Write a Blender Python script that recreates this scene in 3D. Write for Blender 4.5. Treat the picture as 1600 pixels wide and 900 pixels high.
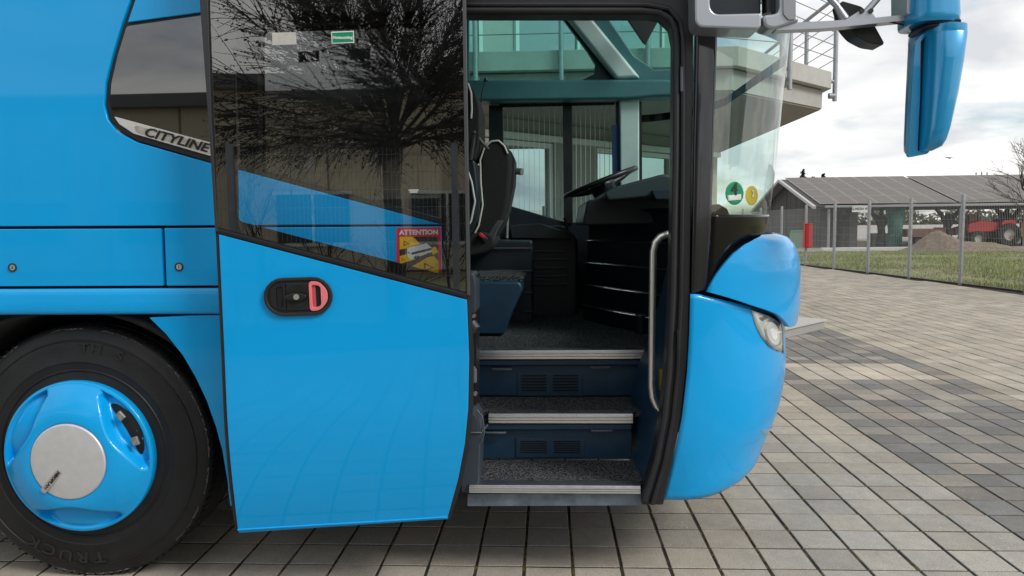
import bpy, bmesh, math, random
from mathutils import Vector, Matrix, noise
random.seed(7)
for o in list(bpy.data.objects): bpy.data.objects.remove(o)
SC = bpy.context.scene
COL = SC.collection
rad = math.radians

# ------------------------------------------------------------------ camera
FOC, PIT, ROL, YAW = 1181.19, .0821260, -.0114377, .0490492      # pixels (1600 wide), radians
CAM = Vector((.310848, -3.031309, 1.409221))
_c, _s, _cp, _sp, _cr, _sr = math.cos(YAW), math.sin(YAW), math.cos(PIT), math.sin(PIT), math.cos(ROL), math.sin(ROL)
_r0 = Vector((_c, _s, 0)); FWD = Vector((-_s*_cp, _c*_cp, -_sp)); _u0 = Vector((-_s*_sp, _c*_sp, _cp))
RGT = _cr*_r0 + _sr*_u0; UPV = -_sr*_r0 + _cr*_u0
cd = bpy.data.cameras.new('camera'); cam = bpy.data.objects.new('camera', cd); COL.objects.link(cam)
cd.sensor_width = 36; cd.lens = FOC/1600*36; cd.clip_start = .05; cd.clip_end = 2000
cam.matrix_world = Matrix(((RGT.x, UPV.x, -FWD.x, CAM.x), (RGT.y, UPV.y, -FWD.y, CAM.y), (RGT.z, UPV.z, -FWD.z, CAM.z), (0, 0, 0, 1)))
SC.camera = cam
SC.render.resolution_x, SC.render.resolution_y = 1024, 576

def ray(x, y): return FWD + RGT*((x-800)/FOC) - UPV*((y-450)/FOC)
def atY(x, y, Y): d = ray(x, y); return CAM + d*((Y-CAM.y)/d.y)
def atZ(x, y, Z=0.): d = ray(x, y); return CAM + d*((Z-CAM.z)/d.z)
def proj(P):
    d = Vector(P)-CAM; w = d.dot(FWD)
    return 800+FOC*d.dot(RGT)/w, 450-FOC*d.dot(UPV)/w

# ------------------------------------------------------------------ light
SUN_EL, SUN_AZ = 40., 60.           # azimuth from -Y (behind the photographer) towards +X
sd = Vector((math.cos(rad(SUN_EL))*math.sin(rad(SUN_AZ)), -math.cos(rad(SUN_EL))*math.cos(rad(SUN_AZ)), math.sin(rad(SUN_EL))))
sl = bpy.data.lights.new('sun', 'SUN'); sl.energy = 1.5; sl.angle = rad(18); sl.color = (1, .96, .9)
so = bpy.data.objects.new('sun', sl); COL.objects.link(so); so.rotation_euler = sd.to_track_quat('Z', 'Y').to_euler()
W = bpy.data.worlds.new('World'); SC.world = W; W.use_nodes = True
nt = W.node_tree; nt.nodes.clear(); N = nt.nodes.new; L = nt.links.new
sky = N('ShaderNodeTexSky'); sky.sky_type = 'NISHITA'; sky.sun_disc = False
sky.sun_elevation = rad(SUN_EL); sky.sun_rotation = math.atan2(sd.x, sd.y); sky.air_density = 1.; sky.dust_density = 1.2
tc = N('ShaderNodeTexCoord'); sx = N('ShaderNodeSeparateXYZ'); L(tc.outputs['Generated'], sx.inputs[0])
def mth(op, a, b=None):
    n = N('ShaderNodeMath'); n.operation = op
    for k, v in ((0, a), (1, b)):
        if v is None: continue
        if isinstance(v, (int, float)): n.inputs[k].default_value = v
        else: L(v, n.inputs[k])
    return n.outputs[0]
zz = mth('ADD', mth('MAXIMUM', sx.outputs[2], 0.), .22)
cb = N('ShaderNodeCombineXYZ'); L(mth('DIVIDE', sx.outputs[0], zz), cb.inputs[0]); L(mth('DIVIDE', sx.outputs[1], zz), cb.inputs[1]); cb.inputs[2].default_value = 3.7
n1 = N('ShaderNodeTexNoise'); L(cb.outputs[0], n1.inputs['Vector']); n1.inputs['Scale'].default_value = 1.15; n1.inputs['Detail'].default_value = 9; n1.inputs['Roughness'].default_value = .56; n1.inputs['Distortion'].default_value = .25
r1 = N('ShaderNodeValToRGB'); L(n1.outputs['Fac'], r1.inputs[0]); r1.color_ramp.elements[0].position = .36; r1.color_ramp.elements[1].position = .5
n2 = N('ShaderNodeTexNoise'); L(cb.outputs[0], n2.inputs['Vector']); n2.inputs['Scale'].default_value = 1.7; n2.inputs['Detail'].default_value = 7; n2.inputs['Distortion'].default_value = .4
r2 = N('ShaderNodeValToRGB'); L(n2.outputs['Fac'], r2.inputs[0])
r2.color_ramp.elements[0].position = .36; r2.color_ramp.elements[0].color = (.57, .585, .615, 1)
r2.color_ramp.elements[1].position = .62; r2.color_ramp.elements[1].color = (.96, .95, .92, 1)
cm = N('ShaderNodeMixRGB'); cm.blend_type = 'MULTIPLY'; cm.inputs[0].default_value = 1; L(r2.outputs[0], cm.inputs[1]); cm.inputs[2].default_value = (9.0, 9.0, 9.0, 1)
mx = N('ShaderNodeMixRGB'); L(r1.outputs[0], mx.inputs[0]); L(sky.outputs[0], mx.inputs[1]); L(cm.outputs[0], mx.inputs[2])
bg = N('ShaderNodeBackground'); L(mx.outputs[0], bg.inputs[0]); bg.inputs[1].default_value = .1
wo = N('ShaderNodeOutputWorld'); L(bg.outputs[0], wo.inputs[0])
vs = SC.view_settings; vs.view_transform = 'Standard'; vs.look = 'None'; vs.gamma = 1; vs.exposure = .52
SC.render.engine = 'CYCLES'
SC.cycles.max_bounces = 10; SC.cycles.transparent_max_bounces = 16; SC.cycles.caustics_reflective = False; SC.cycles.caustics_refractive = False

# ------------------------------------------------------------------ materials
MATS = {}
def mat(name, col=(.5, .5, .5), rough=.5, metal=0, coat=0, spec=.5, ior=1.5, var=0, vscale=8, bump=0, bscale=60, col2=None, coatr=.03, rp=(.32, .68), det=8):
    if name in MATS: return MATS[name]
    m = bpy.data.materials.new(name); m.use_nodes = True; MATS[name] = m
    t = m.node_tree; b = t.nodes['Principled BSDF']
    b.inputs['Base Color'].default_value = (*col, 1); b.inputs['Roughness'].default_value = rough; b.inputs['Metallic'].default_value = metal
    b.inputs['Coat Weight'].default_value = coat; b.inputs['Coat Roughness'].default_value = coatr
    b.inputs['Specular IOR Level'].default_value = spec; b.inputs['IOR'].default_value = ior
    g = t.nodes.new('ShaderNodeTexCoord').outputs['Object']
    last = None
    if var or col2:
        n = t.nodes.new('ShaderNodeTexNoise'); n.inputs['Scale'].default_value = vscale; n.inputs['Detail'].default_value = det; n.inputs['Roughness'].default_value = .65
        t.links.new(g, n.inputs['Vector'])
        r = t.nodes.new('ShaderNodeValToRGB'); t.links.new(n.outputs['Fac'], r.inputs[0])
        c2 = col2 or tuple(min(1, c*(1+var)) for c in col); c1 = col if col2 else tuple(c*(1-var) for c in col)
        r.color_ramp.elements[0].position = rp[0]; r.color_ramp.elements[1].position = rp[1]
        r.color_ramp.elements[0].color = (*c1, 1); r.color_ramp.elements[1].color = (*c2, 1)
        t.links.new(r.outputs[0], b.inputs['Base Color']); last = r.outputs[0]
        rr = t.nodes.new('ShaderNodeMapRange'); t.links.new(n.outputs['Fac'], rr.inputs[0])
        rr.inputs[3].default_value = max(0, rough-.07); rr.inputs[4].default_value = min(1, rough+.07); t.links.new(rr.outputs[0], b.inputs['Roughness'])
    if bump:
        n = t.nodes.new('ShaderNodeTexNoise'); n.inputs['Scale'].default_value = bscale; n.inputs['Detail'].default_value = 6
        t.links.new(g, n.inputs['Vector'])
        bp = t.nodes.new('ShaderNodeBump'); bp.inputs['Strength'].default_value = bump; bp.inputs['Distance'].default_value = .01
        t.links.new(n.outputs['Fac'], bp.inputs['Height']); t.links.new(bp.outputs[0], b.inputs['Normal'])
    return m

def glass_mat(name, tint=(.75, .85, .84), ior=1.6, gloss_rough=.005):
    m = bpy.data.materials.new(name); m.use_nodes = True; t = m.node_tree; t.nodes.clear()
    tr = t.nodes.new('ShaderNodeBsdfTransparent'); tr.inputs[0].default_value = (*tint, 1)
    gl = t.nodes.new('ShaderNodeBsdfGlossy'); gl.inputs['Roughness'].default_value = gloss_rough
    fr = t.nodes.new('ShaderNodeFresnel'); fr.inputs[0].default_value = ior
    bk = t.nodes.new('ShaderNodeNewGeometry'); im = t.nodes.new('ShaderNodeMath'); im.operation = 'SUBTRACT'; im.inputs[0].default_value = 1; t.links.new(bk.outputs['Backfacing'], im.inputs[1])
    mu = t.nodes.new('ShaderNodeMath'); mu.operation = 'MULTIPLY'; t.links.new(im.outputs[0], mu.inputs[0]); t.links.new(fr.outputs[0], mu.inputs[1])
    mx = t.nodes.new('ShaderNodeMixShader'); t.links.new(mu.outputs[0], mx.inputs[0]); t.links.new(tr.outputs[0], mx.inputs[1]); t.links.new(gl.outputs[0], mx.inputs[2])
    o = t.nodes.new('ShaderNodeOutputMaterial'); t.links.new(mx.outputs[0], o.inputs[0]); return m

PAINT = mat('blue_paint', (.0003, .36, .80), .36, coat=.55, coatr=.04, spec=.22, var=.04, vscale=1.3, bump=.012, bscale=28)
PAINT_D = mat('blue_metallic', (.006, .31, .64), .32, metal=.2, coat=1)
BLACK = mat('black_satin', (.012, .013, .017), .38, var=.3, vscale=5)
RUBBER = mat('black_rubber', (.014, .015, .018), .55, var=.25, vscale=9)
GAP = mat('gap_black', (.004, .004, .005), .8)
FRIT = mat('black_frit', (.005, .005, .0055), .1, ior=1.5, spec=.3)
DGLASS = mat('tinted_window', (.004, .005, .006), .012, ior=2.35)
GLASS_DOOR = glass_mat('door_glass', (.98, .99, .995), 2.7)
GLASS_FAR = glass_mat('driver_glass', (.70, .85, .85), 1.45)
GLASS_UP = glass_mat('teal_glass', (.5, .78, .74), 1.45)
GLASS_WS = glass_mat('windscreen_glass', (.82, .93, .89), 2.0)
ALU = mat('aluminium', (.72, .73, .74), .3, metal=1, var=.06, vscale=30)
STEEL = mat('stainless_steel', (.8, .79, .76), .32, metal=.9)
SILVER = mat('silver_paint', (.42, .45, .5), .35, metal=.55, coat=.6)
CHROME = mat('chrome', (.88, .88, .88), .2, metal=.7)
TYRE = mat('tyre_rubber', (.011, .0115, .013), .5, spec=.4, var=.3, vscale=7, bump=.12, bscale=90)
TYRE_L = mat('tyre_lettering', (.016, .0165, .018), .5)
SCUFF = mat('tyre_scuff', (.16, .155, .14), .9, var=.5, vscale=40)
NAVY = mat('navy_plastic', (.011, .045, .09), .42, var=.2, vscale=6, bump=.05, bscale=200)
NAVY_D = mat('dark_plastic', (.007, .013, .022), .45, var=.2, vscale=6)
TEAL = mat('teal_lining', (.04, .15, .175), .5, var=.1)
TEAL_L = mat('pale_teal_lining', (.46, .6, .6), .5, var=.05)
GREY_PL = mat('grey_plastic', (.035, .05, .068), .5, var=.15)
CARPET = mat('carpet', (.004, .005, .007), .95, spec=.1, col2=(.16, .165, .175), vscale=145, rp=(.42, .66), det=1.5)
SEATF = mat('seat_fabric', (.012, .012, .013), .9, var=.35, vscale=60, bump=.3, bscale=300)
PIPING = mat('seat_piping', (.55, .55, .52), .6)
RED = mat('red_paint', (.55, .02, .025), .45, var=.12)
PINK = mat('pink_grip', (.78, .2, .22), .5, var=.08, vscale=20)
WHITE = mat('white_print', (.75, .76, .75), .5)
STK_R = mat('sticker_red', (.75, .03, .06), .4)
STK_Y = mat('sticker_yellow', (.85, .5, .0), .4)
STK_K = mat('sticker_black', (.03, .03, .025), .4)
STK_G = mat('sticker_green', (.0, .26, .12), .4)
LTGREY = mat('pale_sticker', (.5, .49, .45), .5, var=.1, vscale=60)

# ------------------------------------------------------------------ mesh helpers
def link(o, parent=None):
    COL.objects.link(o)
    if parent: o.parent = parent
    return o
def empty(name, loc=(0, 0, 0), rz=0, parent=None):
    o = bpy.data.objects.new(name, None); o.location = loc; o.rotation_euler.z = rz; o.empty_display_size = .1; return link(o, parent)
def tag(o, label=None, cat=None, group=None, kind=None):
    if label: o['label'] = label
    if cat: o['category'] = cat
    if group: o['group'] = group
    if kind: o['kind'] = kind
    return o
def finish(bm, name, m, parent=None, smooth=35):
    bmesh.ops.recalc_face_normals(bm, faces=bm.faces)
    if smooth:
        for f in bm.faces: f.smooth = True
        lim = rad(smooth)
        for e in bm.edges:
            if len(e.link_faces) == 2: e.smooth = e.calc_face_angle(0) < lim
    me = bpy.data.meshes.new(name); bm.to_mesh(me); bm.free()
    if m: me.materials.append(m)
    return link(bpy.data.objects.new(name, me), parent)
def bevel(o, w, seg=2, ang=40):
    md = o.modifiers.new('bevel', 'BEVEL'); md.width = w; md.segments = seg; md.limit_method = 'ANGLE'; md.angle_limit = rad(ang); md.harden_normals = True
    return o
def rnd(pts, r, seg=5):
    """round the corners of an outline; r one radius or one per corner"""
    n = len(pts); out = []
    for i in range(n):
        p0, p, p1 = Vector(pts[i-1]), Vector(pts[i]), Vector(pts[(i+1) % n])
        rr = r[i] if isinstance(r, (list, tuple)) else r
        a, b = p0-p, p1-p
        k = min(rr, a.length*.48, b.length*.48)
        if rr <= 0:
            out += [p.copy()]*1; continue
        A, B = p+a.normalized()*k, p+b.normalized()*k
        for s in range(seg+1):
            t = s/seg; out.append(A*(1-t)**2 + p*2*t*(1-t) + B*t*t)
    return [tuple(v) for v in out]
def bend(z):
    """side section of the coach: skirt tucks in, upper part leans in a little"""
    y = 0
    if z < .8: y += .26*(.8-z)**2
    if z > 1.3: y += .006*(z-1.3)**2
    return y
def prism(name, pts, y0, y1, m, parent=None, curved=False, bev=0, seg=2, smooth=35):
    """outline (x,z) extruded along y from y0 to y1"""
    bm = bmesh.new()
    a = [bm.verts.new((p[0], y0, p[1])) for p in pts]
    f = bm.faces.new(a)
    ex = bmesh.ops.extrude_face_region(bm, geom=[f])
    for v in ex['geom']:
        if isinstance(v, bmesh.types.BMVert): v.co.y = y1
    if curved:
        zs = [p[1] for p in pts]; z = math.floor(min(zs)/.06)*.06+.06
        while z < max(zs):
            if z < .84 or z > 1.3:
                bmesh.ops.bisect_plane(bm, geom=list(bm.verts)+list(bm.edges)+list(bm.faces), plane_co=(0, 0, z), plane_no=(0, 0, 1))
            z += .06 if z < .84 else .14
        for v in bm.verts: v.co.y += bend(v.co.z)
    o = finish(bm, name, m, parent, smooth)
    if bev: bevel(o, bev, seg)
    return o
def ring(name, outer, inner, y0, y1, m, parent=None, bev=0):
    """flat frame: matched outer and inner outlines"""
    bm = bmesh.new(); n = len(outer)
    V = [[bm.verts.new((p[0], y, p[1])) for p in L_] for L_ in (outer, inner) for y in (y0, y1)]
    oa, ob, ia, ib = V
    for i in range(n):
        j = (i+1) % n
        for q in ((oa[i], oa[j], ia[j], ia[i]), (ob[i], ob[j], ib[j], ib[i]), (oa[i], oa[j], ob[j], ob[i]), (ia[i], ia[j], ib[j], ib[i])):
            bm.faces.new(q)
    o = finish(bm, name, m, parent)
    if bev: bevel(o, bev)
    return o
def addbox(bm, c, s, rz=0):
    mtx = Matrix.Translation(c) @ Matrix.Rotation(rz, 4, 'Z') @ Matrix.Diagonal((*s, 1))
    return bmesh.ops.create_cube(bm, size=1, matrix=mtx)['verts']
def box(name, c, s, m, parent=None, bev=0, rz=0):
    bm = bmesh.new(); addbox(bm, (0, 0, 0), s)
    o = finish(bm, name, m, parent, 0); o.location = c; o.rotation_euler.z = rz
    if bev: bevel(o, bev)
    return o
def addtube(bm, pts, r, n=8, caps=True):
    pts = [Vector(p) for p in pts]; rs = r if isinstance(r, (list, tuple)) else [r]*len(pts)
    rings = []; up = Vector((0, 0, 1))
    for i, p in enumerate(pts):
        d = (pts[min(i+1, len(pts)-1)]-pts[max(i-1, 0)]).normalized()
        if i == 0:
            u = d.orthogonal().normalized()
        else:
            u = (u-d*u.dot(d)); u = u.normalized() if u.length > 1e-6 else d.orthogonal().normalized()
        w = d.cross(u)
        rings.append([bm.verts.new(p+(u*math.cos(2*math.pi*k/n)+w*math.sin(2*math.pi*k/n))*rs[i]) for k in range(n)])
    for a, b in zip(rings, rings[1:]):
        for k in range(n): bm.faces.new((a[k], a[(k+1) % n], b[(k+1) % n], b[k]))
    if caps:
        bm.faces.new(rings[0][::-1]); bm.faces.new(rings[-1])
def tube(name, pts, r, m, parent=None, n=10):
    bm = bmesh.new(); addtube(bm, pts, r, n); return finish(bm, name, m, parent, 50)
def lathe_y(name, prof, m, parent=None, n=64, close=False, smooth=35):
    """profile of (radius, y) turned about the y axis"""
    bm = bmesh.new(); R_ = []
    for r, y in prof:
        R_.append([bm.verts.new((r*math.cos(2*math.pi*k/n), y, r*math.sin(2*math.pi*k/n))) for k in range(n)])
    for a, b in zip(R_, R_[1:]):
        for k in range(n): bm.faces.new((a[k], a[(k+1) % n], b[(k+1) % n], b[k]))
    if close:
        bm.faces.new(R_[0]); bm.faces.new(R_[-1])
    return finish(bm, name, m, parent, smooth)
def text(name, body, size, m, parent, mtx, align='CENTER', shear=0, extr=.0006, sx_=1., bold=0):
    cu = bpy.data.curves.new(name+'_src', 'FONT'); cu.body = body; cu.size = size; cu.align_x = align; cu.align_y = 'CENTER'; cu.extrude = extr; cu.shear = shear; cu.resolution_u = 3; cu.offset = bold
    t = bpy.data.objects.new(name+'_src', cu); COL.objects.link(t)
    dg = bpy.context.evaluated_depsgraph_get(); dg.update()
    me = bpy.data.meshes.new_from_object(t.evaluated_get(dg)); bpy.data.objects.remove(t); bpy.data.curves.remove(cu)
    me.transform(Matrix.Diagonal((sx_, 1, 1, 1))); me.materials.clear(); me.materials.append(m)
    o = bpy.data.objects.new(name, me); link(o, parent); o.matrix_local = mtx; return o
FACE = Matrix.Rotation(rad(90), 4, 'X')          # text plane -> faces -y
def upr(x, y, z, tilt=0): return Matrix.Translation((x, y, z)) @ Matrix.Rotation(rad(tilt), 4, 'Y') @ FACE
def loft(name, grid, m, parent=None, smooth=40, closed_u=False):
    bm = bmesh.new(); V = [[bm.verts.new(p) for p in row] for row in grid]
    for a, b in zip(V, V[1:]):
        for k in range(len(a)-(0 if closed_u else 1)):
            j = (k+1) % len(a); bm.faces.new((a[k], a[j], b[j], b[k]))
    bmesh.ops.remove_doubles(bm, verts=bm.verts, dist=1e-5)
    return finish(bm, name, m, parent, smooth)
def thick(o, t, off=-1):
    md = o.modifiers.new('solid', 'SOLIDIFY'); md.thickness = t; md.offset = off; return o
def copy_tree(o, parent=None):
    c = o.copy(); COL.objects.link(c); c.parent = parent
    for ch in list(o.children): copy_tree(ch, c)
    return c

# ================================================================== SETTING
# paving: bedding sheet with single stones laid on it
S_ = .2
def bed_material():
    m = bpy.data.materials.new('joint_bed'); m.use_nodes = True; t = m.node_tree; b = t.nodes['Principled BSDF']; b.inputs['Roughness'].default_value = .95
    g = t.nodes.new('ShaderNodeTexCoord').outputs['Object']
    n = t.nodes.new('ShaderNodeTexNoise'); n.inputs['Scale'].default_value = 9; n.inputs['Detail'].default_value = 6; t.links.new(g, n.inputs['Vector'])
    r = t.nodes.new('ShaderNodeValToRGB'); t.links.new(n.outputs['Fac'], r.inputs[0])
    for k, (p, c) in enumerate(((.3, (.008, .0075, .007)), (.5, (.018, .015, .011)), (.62, (.05, .036, .02)), (.72, (.08, .075, .02)))):
        e = r.color_ramp.elements[k] if k < 2 else r.color_ramp.elements.new(p); e.position = p; e.color = (*c, 1)
    t.links.new(r.outputs[0], b.inputs['Base Color']); return m
def paver_material(name, use_attr):
    m = bpy.data.materials.new(name); m.use_nodes = True; t = m.node_tree; b = t.nodes['Principled BSDF']; b.inputs['Roughness'].default_value = .85; b.inputs['Specular IOR Level'].default_value = .3
    g = t.nodes.new('ShaderNodeNewGeometry').outputs['Position']
    def noi(sc, det=5, ro=.6):
        n = t.nodes.new('ShaderNodeTexNoise'); n.inputs['Scale'].default_value = sc; n.inputs['Detail'].default_value = det; n.inputs['Roughness'].default_value = ro; t.links.new(g, n.inputs['Vector']); return n.outputs['Fac']
    def ramp(src, a, b_, c1, c2):
        r = t.nodes.new('ShaderNodeValToRGB'); t.links.new(src, r.inputs[0]); r.color_ramp.elements[0].position = a; r.color_ramp.elements[1].position = b_
        r.color_ramp.elements[0].color = (*c1, 1); r.color_ramp.elements[1].color = (*c2, 1); return r.outputs[0]
    def mul(a, b_, f=1.):
        x = t.nodes.new('ShaderNodeMixRGB'); x.blend_type = 'MULTIPLY'; x.inputs[0].default_value = f; t.links.new(a, x.inputs[1]); t.links.new(b_, x.inputs[2]); return x.outputs[0]
    if use_attr:
        at = t.nodes.new('ShaderNodeAttribute'); at.attribute_name = 'stone'; base = at.outputs['Color']
    else:
        at = t.nodes.new('ShaderNodeAttribute'); at.attribute_type = 'OBJECT'; at.attribute_name = 'tone'; base = at.outputs['Color']
    c = mul(base, ramp(noi(170, 3, .7), .3, .72, (.66, .66, .66), (1.34, 1.33, 1.3)))
    c = mul(c, ramp(noi(1.7, 7), .3, .7, (.80, .80, .81), (1.13, 1.11, 1.07)))
    c = mul(c, ramp(noi(16, 5), .3, .7, (.9, .9, .9), (1.08, 1.08, 1.08)))
    # pale specks
    sp = ramp(noi(62, 2, .4), .725, .75, (0, 0, 0), (1, 1, 1))
    x = t.nodes.new('ShaderNodeMixRGB'); t.links.new(sp, x.inputs[0]); t.links.new(c, x.inputs[1]); x.inputs[2].default_value = (.55, .53, .47, 1)
    t.links.new(x.outputs[0], b.inputs['Base Color'])
    bp = t.nodes.new('ShaderNodeBump'); bp.inputs['Strength'].default_value = .35; bp.inputs['Distance'].default_value = .003; t.links.new(noi(380, 3), bp.inputs['Height']); t.links.new(bp.outputs[0], b.inputs['Normal'])
    return m
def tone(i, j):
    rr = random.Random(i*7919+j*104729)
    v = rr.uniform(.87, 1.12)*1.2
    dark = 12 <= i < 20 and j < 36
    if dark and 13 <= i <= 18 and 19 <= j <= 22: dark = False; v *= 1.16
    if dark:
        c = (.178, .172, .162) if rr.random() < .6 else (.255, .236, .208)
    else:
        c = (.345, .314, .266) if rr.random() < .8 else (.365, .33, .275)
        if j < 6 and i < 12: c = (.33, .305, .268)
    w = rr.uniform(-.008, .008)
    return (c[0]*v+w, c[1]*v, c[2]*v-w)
fence_x = lambda Y: 9.45-.085*(Y-13)
cells = []
for i in range(-22, 46):
    for j in range(-30, 136):
        X, Y = (i+.5)*S_, (j+.5)*S_
        if X > fence_x(Y)-.16: continue
        if X < 1.0 and (Y > 13 or (X < -.5 and Y > 8)): continue
        cells.append((i, j))
def paver_size(i, j):
    X, Y = (i+.5)*S_, (j+.5)*S_
    q = [proj((X+a, Y+b, 0)) for a, b in ((-.1, -.1), (.1, -.1), (.1, .1), (-.1, .1))]
    cx, cy = sum(p[0] for p in q)/4, sum(p[1] for p in q)/4
    if not (-15 < cx < 1625 and 300 < cy < 925): return 0
    vis = False
    if cx > 1232: vis = True
    elif 735 < cx <= 1040: vis = cy > 780
    elif 1040 <= cx: vis = cy > 790-(cx-1040)*.36 or cy > 800 or (cx > 1195 and cy > 690)
    elif 355 < cx <= 735: vis = cy > 826-(cx-370)*.06
    elif cx <= 355: vis = (cy > 880 and cx < 90) or (cx > 290 and cy > 790) or (cx > 230 and cy > 870)
    if not vis: return 0
    return abs(sum(q[k][0]*q[(k+1) % 4][1]-q[(k+1) % 4][0]*q[k][1] for k in range(4)))/2
ranked = sorted(cells, key=lambda c: -paver_size(*c))
near = ranked[:300]; nearset = set(near)
pav = bpy.data.meshes.new('pavement')
yy0, yy1 = -9, 30
pav.from_pydata([(-9, yy0, -.004), (fence_x(yy0)-.02, yy0, -.004), (fence_x(yy1)-.02, yy1, -.004), (-9, yy1, -.004)], [], [(0, 1, 2, 3)]); pav.materials.append(bed_material())
pavement = link(bpy.data.objects.new('pavement', pav)); tag(pavement, kind='structure')
def paver_verts(X, Y, dz, hx=.0938, hy=.0940, ch=.002, tw=0., tx=0., ty=0.):
    V = []
    for (k, z) in ((0, -.05), (0, -ch), (ch, 0)):
        for a, b in ((-1, -1), (1, -1), (1, 1), (-1, 1)):
            x, y = a*(hx-k), b*(hy-k)
            V.append((X+x-tw*y, Y+y+tw*x, z+dz+(x*tx+y*ty if z > -.04 else 0)))
    return V
PF = [(8, 9, 10, 11)]+[(4+k, 4+(k+1) % 4, 8+(k+1) % 4, 8+k) for k in range(4)]+[(k, (k+1) % 4, 4+(k+1) % 4, 4+k) for k in range(4)]
pvar = []
for v in range(6):
    rr = random.Random(v); me = bpy.data.meshes.new('paving_stone')
    me.from_pydata(paver_verts(0, 0, 0, .0938+rr.uniform(-.0012, .0008), .0940+rr.uniform(-.0012, .0008), .002, rr.uniform(-.006, .006), rr.uniform(-.006, .006), rr.uniform(-.006, .006)), [], PF)
    pvar.append(me)
PM1 = paver_material('paving_concrete', False); PM2 = paver_material('paving_concrete_far', True)
for me in pvar: me.materials.append(PM1)
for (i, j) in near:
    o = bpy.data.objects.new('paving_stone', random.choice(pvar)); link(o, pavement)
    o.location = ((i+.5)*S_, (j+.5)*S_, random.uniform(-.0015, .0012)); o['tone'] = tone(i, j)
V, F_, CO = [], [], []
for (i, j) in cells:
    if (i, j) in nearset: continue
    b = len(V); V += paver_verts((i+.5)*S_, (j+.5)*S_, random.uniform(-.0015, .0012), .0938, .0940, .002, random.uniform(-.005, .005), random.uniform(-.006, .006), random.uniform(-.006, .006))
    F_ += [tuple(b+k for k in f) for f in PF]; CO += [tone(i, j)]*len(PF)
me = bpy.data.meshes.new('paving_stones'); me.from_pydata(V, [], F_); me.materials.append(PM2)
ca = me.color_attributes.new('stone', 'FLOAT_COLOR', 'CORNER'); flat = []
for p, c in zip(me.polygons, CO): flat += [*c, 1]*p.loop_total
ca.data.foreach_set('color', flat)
tag(link(bpy.data.objects.new('paving_stones', me), pavement), kind='stuff')
# moss and crumbs in the joints
bm = bmesh.new()
for k in range(3600):
    i = random.randint(-8, 15); y = random.uniform(-.9, 1.9); x = i*S_+random.uniform(-.004, .004)
    if noise.noise((x*2.1, y*3.1, 0)) < -.05: continue
    s = random.uniform(.0035, .0065)
    bmesh.ops.create_icosphere(bm, subdivisions=1, radius=s, matrix=Matrix.Translation((x, y, -.004)) @ Matrix.Diagonal((1, random.uniform(1.2, 3), .8, 1)))
tag(finish(bm, 'joint_moss', mat('moss', (.045, .03, .014), .95, col2=(.15, .115, .02), vscale=5), None), 'olive and brown moss tufts growing in the paving joints', 'moss', kind='stuff')
# ground beyond
gm = mat('meadow_soil', (.13, .15, .045), .95, col2=(.27, .24, .12), vscale=.9, bump=.4, bscale=14)
me = bpy.data.meshes.new('ground')
me.from_pydata([(-900, -900, -.06), (900, -900, -.06), (900, 900, -.06), (-900, 900, -.06)], [], [(0, 1, 2, 3)]); me.materials.append(gm)
tag(link(bpy.data.objects.new('ground', me)), kind='structure')
me = bpy.data.meshes.new('meadow')
me.from_pydata([(fence_x(-9)+.1, -9, .0), (60, -9, .0), (60, 33.5, .0), (fence_x(30)+.1, 33.5, .0)], [], [(0, 1, 2, 3)]); me.materials.append(gm)
tag(link(bpy.data.objects.new('meadow', me)), kind='structure')
me = bpy.data.meshes.new('yard')
me.from_pydata([(-60, 33.4, .004), (70, 33.4, .004), (70, 72, .004), (-60, 72, .004)], [], [(0, 1, 2, 3)]); me.materials.append(mat('yard_gravel', (.19, .17, .15), .95, col2=(.33, .3, .26), vscale=2.5))
tag(link(bpy.data.objects.new('yard', me)), kind='structure')
# edging along the fence
bm = bmesh.new(); a = Vector((fence_x(-9), -9, 0)); b = Vector((fence_x(30), 30, 0))
d = (b-a); addbox(bm, ((a+b)/2+Vector((.06, 0, -.02))), (.07, d.length, .11), math.atan2(-d.x, d.y))
tag(finish(bm, 'edging_kerb', mat('kerb_concrete', (.10, .085, .065), .9, var=.35, vscale=6), None, 0), kind='structure')
# grass blades
V, F_ = [], []
for k in range(52000):
    Y = 9.5+24*random.random()**1.25; X = fence_x(Y)+.12+random.random()**1.3*14
    nz = noise.noise((X*.45, Y*.45, 1.)); 
    if nz < -.18 and random.random() < .75: continue
    hgt = random.uniform(.04, .11)*(1+.6*nz); w = random.uniform(.006, .014); a = random.uniform(0, 6.28)
    dx, dy = math.cos(a)*w, math.sin(a)*w; b = len(V)
    V += [(X-dx, Y-dy, 0), (X+dx, Y+dy, 0), (X+random.uniform(-.04, .04), Y+random.uniform(-.04, .04), hgt)]; F_.append((b, b+1, b+2))
me = bpy.data.meshes.new('grass'); me.from_pydata(V, [], F_); me.materials.append(mat('grass_blade', (.13, .21, .03), .7, col2=(.31, .32, .10), vscale=.8))
tag(link(bpy.data.objects.new('grass', me)), 'short patchy spring grass behind the wire fence', 'grass', kind='stuff')
#@@COACH
# ================================================================== COACH
YB = -.22
def S(px, py, Y=YB):
    z = 1.
    for _ in range(4):
        p = atY(px, py, Y+bend(z)); z = p.z
    return (p.x, p.z)
def SL(pts, Y=YB): return [S(x, y, Y) for x, y in pts]
coach = empty('coach'); tag(coach, 'bright blue touring coach with its front passenger door slid open', 'coach')

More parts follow.
